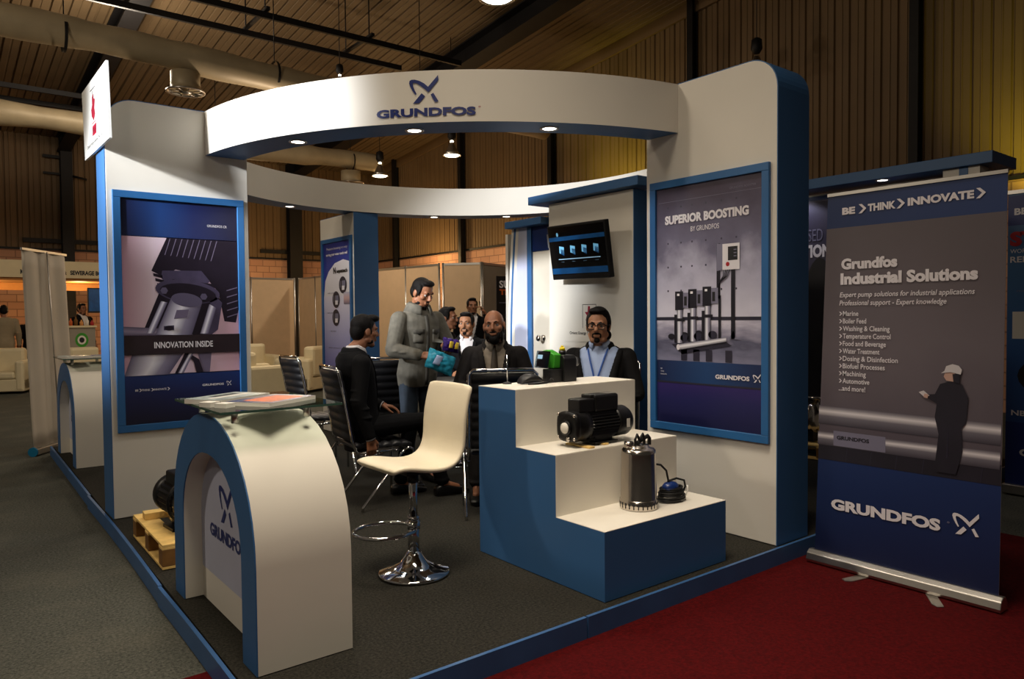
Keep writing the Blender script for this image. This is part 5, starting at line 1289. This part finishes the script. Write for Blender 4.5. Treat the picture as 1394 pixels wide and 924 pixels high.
def hand_shapes(w, d, n, thumb, s=1.0, curl=0.5):
    """w wrist, d towards the fingers, n palm normal, thumb = unit vector on the thumb side"""
    d, n, t = Vector(d).normalized(), Vector(n).normalized(), Vector(thumb)
    n = (n - d * n.dot(d)).normalized(); t = (t - d * t.dot(d) - n * t.dot(n)).normalized(); w = Vector(w)
    R = []
    P = lambda a, b_, c=0.0: w + (d * a + t * b_ + n * c) * s
    R.append(('c', P(-.03, 0), P(.02, 0), .026 * s, .027 * s))
    for off in (-.026, -.009, .009, .026): R.append(('c', P(.012, off * .7), P(.078, off), .0145 * s, .0125 * s))
    for i, off in enumerate((.030, .010, -.011, -.031)):
        L = (.036, .041, .038, .029)[i]; a0 = P(.082, off); dirv = d; ang = 0.25 + curl * .35
        for seg, k in ((L, 1.0), (L * .68, .9), (L * .52, .82)):
            dv = (d * math.cos(ang) + n * math.sin(ang)); a1 = a0 + dv * seg * s
            R.append(('c', a0, a1, .0092 * k * s, .0086 * k * s)); a0 = a1; ang += curl * .85
    a0 = P(.018, .026); a1 = P(.046, .050, .012); a2 = P(.074, .056, .022 + .02 * curl); a3 = P(.096, .052, .03 + .03 * curl)
    R += [('c', a0, a1, .0145 * s, .0115 * s), ('c', a1, a2, .0105 * s, .0098 * s), ('c', a2, a3, .0095 * s, .0082 * s)]
    return R

def head_shapes(T):
    """T maps head space (y forward, z up, origin mid head) to the person's space"""
    R3 = T.to_3x3(); sc = R3.col[0].length; Rn = R3.normalized()
    P = lambda x, y, z: T @ V3(x, y, z)
    E = lambda c, r: ('e', P(*c), tuple(q * sc for q in r), Rn)
    Cc = lambda a, b_, r0, r1: ('c', P(*a), P(*b_), r0 * sc, r1 * sc)
    S = [E((0, -.012, .030), (.073, .094, .086)), E((0, .018, -.028), (.061, .070, .082)), E((0, .030, -.082), (.044, .045, .032)),
         E((0, .062, -.100), (.022, .022, .017)), Cc((-.036, .074, .026), (.036, .074, .026), .013, .013),
         Cc((0, .084, .014), (0, .104, -.022), .0085, .0125), E((0, .098, -.028), (.017, .013, .010)),
         E((.043, .052, -.018), (.024, .026, .022)), E((-.043, .052, -.018), (.024, .026, .022)),
         Cc((-.018, .082, -.056), (.018, .082, -.056), .0085, .0085), Cc((-.015, .081, -.066), (.015, .081, -.066), .0088, .0088),
         E((.076, -.008, -.006), (.010, .021, .033)), E((-.076, -.008, -.006), (.010, .021, .033)),
         Cc((.046, .0, -.06), (.03, .05, -.095), .026, .02), Cc((-.046, .0, -.06), (-.03, .05, -.095), .026, .02)]
    return S

def person(name, label, cat, loc, heading, J, o):
    """J: joints in the person's own space (x right hand, y forward, z up)"""
    t = thing(name, label, cat, loc, heading - PI / 2, o.get('group'))
    s = o.get('s', 1.0); vox = o.get('vox', 0.005); J = {k: Vector(v) for k, v in J.items()}
    hip, chest, head = J['hip'], J['chest'], J['head']
    right = (J['sh_r'] - J['sh_l']).normalized(); up = (chest - hip).normalized(); fwd = up.cross(right).normalized(); right = fwd.cross(up)
    T = Matrix.Translation(head) @ Matrix.Rotation(o.get('yaw', 0), 4, 'Z') @ Matrix.Rotation(o.get('pitch', 0), 4, 'X') @ Matrix.Rotation(o.get('roll', 0), 4, 'Y') @ Matrix.Scale(s * o.get('hs', 1.0), 4)
    neck = chest + up * .075 * s + fwd * .0
    def torso(off, lo=-.10, hi=.09, belly=o.get('belly', 0.0)):
        spec = [(-.10, .155, .105), (0.0, .168, .118), (.12, .152, .108 + belly), (.26, .160, .112 + belly * .7), (.38, .178, .115), (.45, .180, .102), (.50, .150, .086), (.535, .095, .068), (.56, .060, .060)]
        L = (chest - hip).length / (.47 * s); rings = []
        for h, rx, ry in spec:
            if h < lo or h > .47 + hi: continue
            c = hip + up * (h * s * L) + fwd * (.012 * math.sin(max(0, h) * 6) * s)
            rings.append([c + right * ((rx * s + off) * math.copysign(abs(math.cos(a)) ** .85, math.cos(a))) + fwd * ((ry * s + off) * math.sin(a)) for a in [2 * PI * i / 28 for i in range(28)]])
        return ('l', rings)
    hu = T.to_3x3() @ V3(0, 0, 1); 
    S = head_shapes(T) + [torso(-.012), ('c', neck - up * .02, T @ V3(0, -.015, -.075), .058 * s, .054 * s)]
    for q in ('r', 'l'):
        S += [('c', J['sh_' + q], J['el_' + q], .048 * s, .040 * s), ('c', J['el_' + q], J['wr_' + q], .039 * s, .027 * s)]
        hd = o.get('hand_' + q)
        hd = hd or ((J['wr_' + q] - J['el_' + q]), (1 if q == 'l' else -1) * right, fwd, .5)
        S += hand_shapes(J['wr_' + q], hd[0], hd[1], hd[2], s, hd[3])
        if 'kn_' + q in J:
            hp = hip + right * (.09 * s if q == 'r' else -.09 * s)
            S += [('c', hp, J['kn_' + q], .070 * s, .050 * s), ('c', J['kn_' + q], J['an_' + q], .048 * s, .034 * s), ('c', J['an_' + q], J['an_' + q] + o.get('toe', V3(0, .12, -.04)) * s, .03 * s, .025 * s)]
    body = blob('body', S, o.get('skin', 'skin'), t, vox, 3)
    # eyes and brows
    for sx in (-1, 1):
        b = MB().m('eye_white'); b.ball(T @ V3(sx * .031, .0665, .003), .0125 * s, 14, 10, T.to_3x3().normalized()); b.m('iris'); b.ball(T @ V3(sx * .031, .0738, .003), .0068 * s, 10, 8); b.build('eye', t)
        b = MB().m('hair_black'); b.tube([T @ V3(sx * x, y, z) for x, y, z in ((.014, .0875, .024), (.03, .0865, .030), (.048, .074, .025))], [.0035 * s, .0045 * s, .0025 * s], 8); b.build('eyebrow', t)
    Ee = lambda c, r: ('e', T @ V3(*c), tuple(q * s * o.get('hs', 1.0) for q in r), T.to_3x3().normalized())
    if o.get('hair') == 'short': H = [Ee((0, -.022, .040), (.079, .092, .085)), Ee((0, -.055, .0), (.072, .058, .075)), Ee((0, .035, .098), (.058, .045, .026)), Ee((.066, .0, .035), (.016, .04, .045)), Ee((-.066, .0, .035), (.016, .04, .045)), Ee((.072, .022, .01), (.008, .012, .03)), Ee((-.072, .022, .01), (.008, .012, .03))]
    elif o.get('hair') == 'quiff': H = [Ee((0, -.022, .044), (.080, .094, .086)), Ee((0, -.06, .0), (.072, .056, .078)), Ee((0, .055, .100), (.056, .052, .030)), Ee((0, .078, .100), (.046, .024, .018)), Ee((.066, -.012, .038), (.016, .036, .045)), Ee((-.066, -.012, .038), (.016, .036, .045)), Ee((.072, .018, .0), (.006, .008, .026)), Ee((-.072, .018, .0), (.006, .008, .026))]
    elif o.get('hair') == 'swept': H = [Ee((0, -.026, .046), (.081, .094, .088)), Ee((0, -.07, -.01), (.070, .050, .09)), Ee((0, .03, .104), (.060, .05, .026)), Ee((.07, -.02, .02), (.016, .045, .06)), Ee((-.07, -.02, .02), (.016, .045, .06)), Ee((.05, -.085, -.07), (.03, .03, .035)), Ee((-.05, -.085, -.07), (.03, .03, .035))]
    elif o.get('hair') == 'fringe': H = [Ee((.066, -.03, .0), (.014, .045, .04)), Ee((-.066, -.03, .0), (.014, .045, .04)), Ee((0, -.075, -.01), (.062, .036, .042))]
    else: H = []
    if H: blob('hair', H, 'hair_black', t, vox, 2)
    if o.get('beard') == 'full': blob('beard', [Ee((0, .055, -.100), (.043, .038, .040)), Ee((0, .085, -.047), (.030, .012, .008)), Ee((.05, .022, -.075), (.02, .04, .042)), Ee((-.05, .022, -.075), (.02, .04, .042)), Ee((.035, .06, -.075), (.018, .022, .028)), Ee((-.035, .06, -.075), (.018, .022, .028)), Ee((.066, .008, -.035), (.010, .018, .035)), Ee((-.066, .008, -.035), (.010, .018, .035))], 'hair_black', t, vox, 2)
    elif o.get('beard') == 'short': blob('beard', [Ee((0, .058, -.100), (.028, .026, .020)), Ee((0, .0855, -.047), (.026, .009, .006)), Ee((.049, .020, -.076), (.014, .032, .019)), Ee((-.049, .020, -.076), (.014, .032, .019)), Ee((.033, .050, -.094), (.017, .018, .011)), Ee((-.033, .050, -.094), (.017, .018, .011))], 'hair_black', t, vox, 2)
    elif o.get('beard') == 'goatee': blob('beard', [Ee((0, .068, -.094), (.022, .020, .020)), Ee((0, .087, -.047), (.028, .009, .007)), Ee((.026, .078, -.062), (.007, .009, .018)), Ee((-.026, .078, -.062), (.007, .009, .018))], 'hair_black', t, vox, 2)
    if o.get('glasses'):
        b = MB().m('black_plastic')
        for sx in (-1, 1):
            c = V3(sx * .032, .097, .002); b.tube([T @ (c + V3(.026 * math.copysign(abs(math.cos(a)) ** .6, math.cos(a)), -.006 * abs(math.cos(a)), .019 * math.copysign(abs(math.sin(a)) ** .6, math.sin(a)))) for a in [2 * PI * i / 20 for i in range(21)]], .0032 * s, 6, caps=False)
            b.tube([T @ V3(sx * .058, .09, .008), T @ V3(sx * .078, .04, .008), T @ V3(sx * .082, -.01, .006)], .003 * s, 6)
        b.tube([T @ V3(-.008, .098, .006), T @ V3(0, .101, .008), T @ V3(.008, .098, .006)], .0028 * s, 6); b.build('glasses', t)
    # shirt with collar
    if o.get('shirt'):
        ringc = neck.lerp(T @ V3(0, -.015, -.075), .30) - up * .004 * s
        gap = .14 if o.get('tie') else .5
        sh = [torso(.004, hi=.068 if o.get('tie') else .066)] 
        blob('shirt', sh, o['shirt'], t, vox * 1.4, 2)
        b = MB().m(o['shirt']); rings = []
        for h, r_ in ((-.034, .076), (.006, .066), (.024, .062), (.017, .068), (-.018, .078)):
            rings.append([ringc + up * ((h - .034 * max(0, math.sin(a)) ) * s) + right * (r_ * s * math.cos(a)) + fwd * ((r_ * 1.0 * s) * math.sin(a) + .008 * s) for a in [PI / 2 + gap + (2 * PI - 2 * gap) * i / 30 for i in range(31)]])
        b.loft(rings, close=False, caps=False); b.build('collar', t, solid=.003)
    # outer garment
    jm = o.get('jacket', 'suit_black'); low = o.get('jacket_low', -.12)
    tt = .575; tb = o.get('v_low', .16)
    Ls = (chest - hip).length
    sl = o.get('sleeve', 1.0)
    JS = [torso(.017 * s, hi=.075)]
    if low < -.1: 
        c0, c1 = hip + up * (-.05 * s), hip + up * (low * s) + fwd * o.get('hem_fwd', 0.0)
        JS.append(('l', [[c + right * (rx * math.cos(a)) + fwd * (ry * math.sin(a)) for a in [2 * PI * i / 28 for i in range(28)]] for c, rx, ry in ((c0, .176 * s, .128 * s), (c1, .182 * s, .135 * s))]))
    for q in ('r', 'l'):
        sx = 1 if q == 'r' else -1
        wr = J['el_' + q].lerp(J['wr_' + q], .93)
        JS += [('c', J['sh_' + q] - right * sx * .03 * s + up * .005 * s, J['sh_' + q], .062 * s, .068 * s), ('c', J['sh_' + q], J['el_' + q], .068 * s * sl, .056 * s * sl), ('c', J['el_' + q], wr, .056 * s * sl, .042 * s * sl)]
        for k in range(4):   # cloth folds near the elbow
            c = J['el_' + q].lerp(wr, .05 + .13 * k) if k % 2 else J['el_' + q].lerp(J['sh_' + q], .08 + .12 * k)
            JS.append(('e', c + fwd * (.012 if k % 2 else -.01) * s, (.058 * s * sl, .056 * s * sl, .018 * s)))
    def keep(c, nrm):
        rel = c - hip; a = rel.dot(right); h = rel.dot(up) / Ls * .47; f = rel.dot(fwd)
        if h > .552 : return False
        if o.get('shirt') and f > 0 and h > tb and abs(a) < o.get('v_w', .085) * s * ((h - tb) / (tt - tb)) ** .9 and nrm.dot(fwd) > -.2: return False
        return True
    jk = blob('jacket', JS, jm, t, vox * 1.2, 4, keep)
    jb = MB()
    bm = bmesh.new(); bm.from_mesh(jk.data); bv = BVHTree.FromBMesh(bm); bm.free()
    def surf(a, h, off=.004, tree=bv):
        org = hip + right * (a * s) + up * (h / .47 * Ls) + fwd * .6
        hit = tree.ray_cast(org, -fwd, 1.2)
        return (hit[0] + fwd * off) if hit[0] else (hip + right * (a * s) + up * (h / .47 * Ls) + fwd * .12 * s)
    tree_s = None
    if o.get('shirt'):
        so = [c for c in COL.objects if c.parent == t and c.name.startswith('shirt')][0]
        bm = bmesh.new(); bm.from_mesh(so.data); tree_s = BVHTree.FromBMesh(bm); bm.free()
        b = MB().m(jm); rings = []
        for h, r_ in ((-.07, .11), (-.012, .088), (.022, .080), (.014, .090), (-.06, .128)):
            rings.append([neck.lerp(T @ V3(0, -.015, -.075), .18) + up * ((h - .05 * max(0, math.sin(a)) - .012 * abs(math.cos(a))) * s) + right * (r_ * s * math.cos(a)) + fwd * (r_ * .95 * s * math.sin(a) + .004) for a in [PI / 2 + .85 + (2 * PI - 1.70) * i / 30 for i in range(31)]])
        b.loft(rings, close=False, caps=False); b.build('jacket_collar', t, solid=.005)
        for sx in (-1, 1):
            b = MB().m(jm); rows = []
            n = 9
            for i in range(n + 1):
                u = i / n; h = tb + (.50 - tb) * u; wv = o.get('v_w', .085) * ((h - tb) / (tt - tb)) ** .9
                lw = .052 * min(1, .25 + u * 1.6) * (1.0 if u < .72 else (1 - (u - .72) * 1.2))
                rows.append([surf(sx * (wv + .002), h, .003), surf(sx * (wv + lw * .5), h, .008), surf(sx * (wv + lw), h, .006)])
            b.loft(rows, close=False, caps=False); b.build('lapel', t, solid=.004)
    if o.get('tie'):
        b = MB().m(o['tie']); rows = []
        for h, w in ((.535, .014), (.52, .022), (.505, .016), (.40, .026), (.28, .034), (.20, .038), (tb - .01, .036)):
            c = surf(0, h, .010, tree_s); rows.append([c - right * w * s, c + fwd * .006, c + right * w * s])
        b.loft(rows, close=False, caps=False); b.build('tie', t, solid=.004)
    if o.get('lanyard'):
        b = MB().m('lanyard_blue')
        for sx in (-1, 1):
            rows = []
            for i in range(9):
                u = i / 8; h = .535 - .25 * u; a = sx * (.072 * (1 - u) + .004); c = surf(a, h, .012, tree_s); rows.append([c - right * .006 * s, c + right * .006 * s])
            b.loft(rows, close=False, caps=False)
        b.build('lanyard', t, solid=.002)
    if o.get('badge'):
        a, h = o['badge']; c = surf(a, h, .014, tree_s) ; b = MB().m('paper_white'); R = Matrix((right, fwd, up)).transposed(); b.obox(c, (.075 * s, .003, .10 * s), R); b.build('badge', t)
    if o.get('denim'):
        b = MB().m('denim_seam'); rows = []
        for i in range(13):
            h = -.08 + .58 * i / 12; c0, c1 = surf(-.016, h, .004), surf(.016, h, .004); rows.append([c0, (c0 + c1) / 2 + fwd * .002, c1])
        b.loft(rows, close=False, caps=False); b.build('front_placket', t, solid=.003)
        for sx in (-1, 1):
            b = MB().m('denim_grey'); rows = [[surf(sx * (.045 + .085 * j / 4), .27 + .10 * i / 4, .006) for j in range(5)] for i in range(5)]; b.loft(rows, close=False, caps=False); b.build('chest_pocket', t, solid=.006)
            b = MB().m('denim_seam'); rows = [[surf(sx * (.042 + .091 * j / 4), .345 + .035 * i / 2 - (.014 if j == 2 and i == 0 else 0), .011) for j in range(5)] for i in range(3)]; b.loft(rows, close=False, caps=False); b.build('pocket_flap', t, solid=.005)
        ringc = neck + up * .0 * s; b = MB().m('denim_grey'); rings = []
        for h, r_ in ((-.035, .088), (.02, .083), (.055, .082), (.04, .098), (-.025, .125)):
            rings.append([ringc + up * ((h - .02 * max(0, math.sin(a))) * s) + right * (r_ * s * math.cos(a)) + fwd * (r_ * .95 * s * math.sin(a) + .006) for a in [PI / 2 + .35 + (2 * PI - .70) * i / 30 for i in range(31)]])
        b.loft(rings, close=False, caps=False); b.build('jacket_collar', t, solid=.006)
    if o.get('cuff'):
        for q in ('r', 'l'):
            e, w = J['el_' + q], J['wr_' + q]; b = MB().m(o['cuff']); b.cyl(e.lerp(w, .90), e.lerp(w, 1.03), .038 * s, .036 * s, 18); b.build('shirt_cuff', t)
    # trousers and shoes
    if 'kn_r' in J and o.get('trousers'):
        TS = [('e', hip, (.172 * s, .125 * s, .12 * s), Matrix((right, fwd, up)).transposed())]
        for q in ('r', 'l'):
            sx = 1 if q == 'r' else -1; hp = hip + right * sx * .088 * s
            an = J['kn_' + q].lerp(J['an_' + q], .93)
            TS += [('c', hp, J['kn_' + q], .090 * s, .066 * s), ('c', J['kn_' + q], an, .064 * s, .054 * s), ('e', an, (.06 * s, .062 * s, .03 * s))]
        blob('trousers', TS, o['trousers'], t, vox * 1.4, 4)
        for q in ('r', 'l'):
            a = J['an_' + q]; td = o.get('toe_' + q, V3(0, 1, 0)).normalized(); sd = td.cross(V3(0, 0, 1)); zb = a.z - .085 * s; b = MB().m('shoe_black'); rings = []
            for y, w, h in ((-.075, .022, .05), (-.065, .034, .075), (-.02, .038, .085), (.04, .040, .075), (.10, .046, .055), (.16, .046, .042), (.205, .034, .032), (.222, .014, .022)):
                rings.append([V3(a.x, a.y, zb) + td * (y * s) + sd * (w * s * math.copysign(abs(math.cos(k)) ** .7, math.cos(k))) + V3(0, 0, 1) * (h * s * (.5 + .5 * math.copysign(abs(math.sin(k)) ** .6, math.sin(k)))) for k in [2 * PI * i / 20 for i in range(20)]])
            b.loft(rings); b.build('shoe', t)
    return t

def seated(s=1.0, hz=.57, lean=-.08, head_fwd=.06, sw=.185):
    L = .47 * s; c = V3(0, lean, hz + L)
    return dict(hip=(0, 0, hz), chest=c, head=(0, lean + head_fwd, hz + .675 * s), sh_r=(sw * s, lean, hz + L - .015), sh_l=(-sw * s, lean, hz + L - .015))
def standing(s=1.0, lean=0.0, head_fwd=.03, sw=.19, z0=0.0):
    hz = .92 * s + z0; L = .47 * s
    d = dict(hip=(0, 0, hz), chest=(0, lean, hz + L), head=(0, lean + head_fwd, hz + .67 * s), sh_r=(sw * s, lean, hz + L - .02), sh_l=(-sw * s, lean, hz + L - .02))
    for q, sx in (('r', 1), ('l', -1)):
        d['kn_' + q] = (sx * .10 * s, .015, .50 * s + z0); d['an_' + q] = (sx * .11 * s, -.02, .085 * s + z0)
        d['el_' + q] = (sx * .245 * s, -.03, hz + .19 * s); d['wr_' + q] = (sx * .255 * s, .06, hz - .05 * s)
    return d
def hd(dx, dy): return math.atan2(dy, dx)

# man in profile, sitting
J = seated(1.06, .58, -.055, .13); J['head'] = V3(0, .045, 1.292)
J.update(el_r=(.25, -.10, .785), wr_r=(.265, -.02, .525), el_l=(-.235, .02, .80), wr_l=(-.09, .20, .715),
         kn_r=(.11, .455, .60), an_r=(.10, .63, .092), kn_l=(-.10, .45, .575), an_l=(-.12, .36, .088))
person('person', 'man in black suit and blue tie sitting in profile, one arm hanging down', 'person', (2.52, 5.03, HP), hd(1, -.13), J,
       dict(hair='quiff', beard='short', shirt='shirt_white', tie='tie_navy', jacket='suit_black', trousers='suit_black', cuff='shirt_white', v_low=.10, jacket_low=-.16,
            hand_r=((0, .12, -1), (-1, 0, 0), (0, 1, 0), .75), hand_l=((.45, .9, -.12), (0, -.1, -1), (.9, -.4, 0), .45), pitch=math.radians(-4), yaw=math.radians(4)))
# standing man in grey denim jacket
J = standing(1.0, .02, .075); J['head'] = V3(0, .085, 1.595)
J.update(el_r=(.285, .06, 1.13), wr_r=(.17, .275, 1.09), el_l=(-.275, .09, 1.14), wr_l=(-.10, .275, 1.145))
person('person', 'standing man in grey denim jacket looking down at snack bags', 'person', (3.22, 5.37, HP), hd(.10, -1), J,
       dict(hair='short', beard='short', shirt=None, jacket='denim_grey', denim=True, trousers='jeans', jacket_low=-.02, sleeve=1.12, pitch=math.radians(-24), yaw=math.radians(10), cuff='denim_seam',
            hand_r=((-.5, .85, -.1), (-.6, -.1, -.75), (-.3, .2, .9), .8), hand_l=((.35, .9, .05), (.7, -.1, -.6), (.3, .2, .9), .8)))
# bearded bald man
J = seated(1.08, .59, .06, .08); J['head'] = V3(0, .15, 1.318)
J.update(el_r=(.29, .10, .83), wr_r=(.13, .34, .78), el_l=(-.29, .10, .83), wr_l=(-.13, .34, .78), kn_r=(.12, .47, .56), an_r=(.13, .46, .099), kn_l=(-.12, .47, .56), an_l=(-.13, .46, .099))
person('person', 'bald bearded man in dark grey suit with a white badge, looking at us', 'person', (3.66, 4.86, HP), hd(-.63, -.77), J,
       dict(hair='fringe', beard='full', shirt='shirt_tan', tie='tie_brown', jacket='suit_grey', trousers='suit_grey', s=1.08, belly=.03, v_low=.12, v_w=.10, badge=(-.02, .275), skin='skin', pitch=math.radians(2), yaw=math.radians(-6), roll=math.radians(5)))
# man with glasses
J = seated(1.08, .59, -.05, .08); J['head'] = V3(0, .02, 1.318)
J.update(el_r=(.28, .0, .82), wr_r=(.12, .22, .74), el_l=(-.28, .0, .82), wr_l=(-.12, .22, .74), kn_r=(.12, .42, .56), an_r=(.13, .19, .095), kn_l=(-.12, .42, .56), an_l=(-.13, .19, .095))
person('person', 'man with black glasses, blue shirt and lanyard seated behind the plinth', 'person', (3.90, 3.90, HP), hd(-.86, -.60), J,
       dict(hair='swept', beard='goatee', glasses=True, shirt='shirt_blue', jacket='suit_charcoal', trousers='suit_charcoal', s=1.08, belly=.035, v_low=.02, v_w=.15, lanyard=True, skin='skin_light', pitch=math.radians(-3), yaw=math.radians(2)))
# young man peering over
J = seated(1.06, .60, .04, .06)
J.update(el_r=(.27, .04, .86), wr_r=(.12, .26, .78), el_l=(-.27, .04, .86), wr_l=(-.12, .26, .78), kn_r=(.12, .46, .56), an_r=(.13, .46, .099), kn_l=(-.12, .46, .56), an_l=(-.13, .46, .099))
person('person', 'young man with moustache whose face shows over the bearded man', 'person', (4.61, 6.62, HP), hd(-.66, -.75), J,
       dict(hair='short', beard='goatee', shirt='shirt_white', jacket='suit_black', trousers='suit_black', s=1.06, vox=.007, skin='skin_light', yaw=math.radians(-10)))
# dark haired man half hidden by the standing man
J = seated(1.12, .62, .04, .05)
J.update(el_r=(.27, .04, .86), wr_r=(.12, .26, .78), el_l=(-.27, .04, .86), wr_l=(-.12, .26, .78), kn_r=(.12, .46, .56), an_r=(.13, .46, .099), kn_l=(-.12, .46, .56), an_l=(-.13, .46, .099))
person('person', 'dark haired man half hidden behind the standing man in grey jacket', 'person', (4.76, 7.38, HP), hd(.55, -.75), J,
       dict(hair='short', shirt=None, jacket='suit_black', trousers='suit_black', s=1.12, vox=.007))
# man on the phone
J = standing(.97); J.update(el_l=(-.30, .10, 1.17), wr_l=(-.17, .13, 1.44))
person('person', 'standing man in dark suit holding a phone to his ear far back', 'person', (6.07, 8.60, HP), hd(-.5, -.85), J,
       dict(hair='short', beard='short', shirt='shirt_white', jacket='suit_black', trousers='suit_black', s=.97, vox=.008, jacket_low=-.2, yaw=math.radians(8), hand_l=((.45, .1, .9), (1, 0, -.3), (.1, .9, 0), .7)))
t = thing('mobile_phone', 'black phone held to the ear of the man far back', 'phone', (6.07, 8.60, HP), hd(-.5, -.85) - PI / 2)
b = MB().m('black_plastic'); b.obox((-.110, .105, 1.545), (.010, .065, .13), Matrix.Rotation(math.radians(12), 3, 'Y'), .003); b.build('phone_body', t)
# visitors at the far left stall
person('person', 'man in tan jacket seen from behind at the far left stall', 'person', (1.32, 19.9, 0), hd(.0, 1), standing(1.08),
       dict(hair='short', shirt=None, jacket='tan_jacket', trousers='suit_black', s=1.08, vox=.010, jacket_low=-.1))
person('person', 'person in black beside the tan jacket, cut by the white banner', 'person', (1.86, 20.2, 0), hd(.1, 1), standing(.98),
       dict(hair='short', shirt=None, jacket='suit_black', trousers='suit_black', s=.98, vox=.010, jacket_low=-.2))
person('person', 'man in black suit and white shirt standing behind the stall counter', 'person', (2.80, 19.75, 0), hd(.5, -.85), standing(1.10),
       dict(hair='short', beard='short', shirt='shirt_white', jacket='suit_black', trousers='suit_black', s=1.10, vox=.009, v_low=.05))

# snack bags in the standing man's hands
def snack_bag(label, mats, loc, rot, w, h):
    t = thing('snack_bag', label, 'snack bag', loc); t.rotation_euler = rot
    b = MB().m(mats[0])
    for sgn in (1, -1):
        rows = []
        for i in range(19):
            u = i / 18; row = []
            for j in range(19):
                v = j / 18; edge = min(u, 1 - u, v, 1 - v); puff = (math.sin(PI * u) ** .6) * (math.sin(PI * v) ** .5) * .034
                cr = noise.noise(V3(u * 7, v * 7, sgn)) * .016 * min(1, edge * 6)
                row.append(((u - .5) * w, sgn * (puff + .001) + cr + .006 * math.sin(u * 17 + v * 9), (v - .5) * h))
            rows.append(row)
        b.loft(rows, close=False, caps=False)
    b.build('bag_film', t)
    b = MB().m(mats[1])
    for k in range(2):
        x0 = -w * .32 + k * w * .36; rows = []
        for i in range(6): rows.append([(x0 + w * .26 * j / 5 + h * .1 * i / 5, -.036 - .008 * math.sin(PI * j / 5), (-.28 + .5 * i / 5) * h) for j in range(6)])
        if k == 0 or mats[1] == 'bag_yellow': b.loft(rows, close=False, caps=False)
    b.build('printed_patch', t, solid=.001)
snack_bag('teal foil snack bag in the right hand of the standing man', ('bag_teal', 'shirt_blue'), (3.195, 4.97, HP + 1.035), (math.radians(-10), math.radians(22), math.radians(-10)), .24, .16)
snack_bag('purple snack bag in the left hand of the standing man', ('bag_purple', 'bag_yellow'), (3.305, 4.985, HP + 1.165), (math.radians(-5), math.radians(10), math.radians(10)), .17, .11)
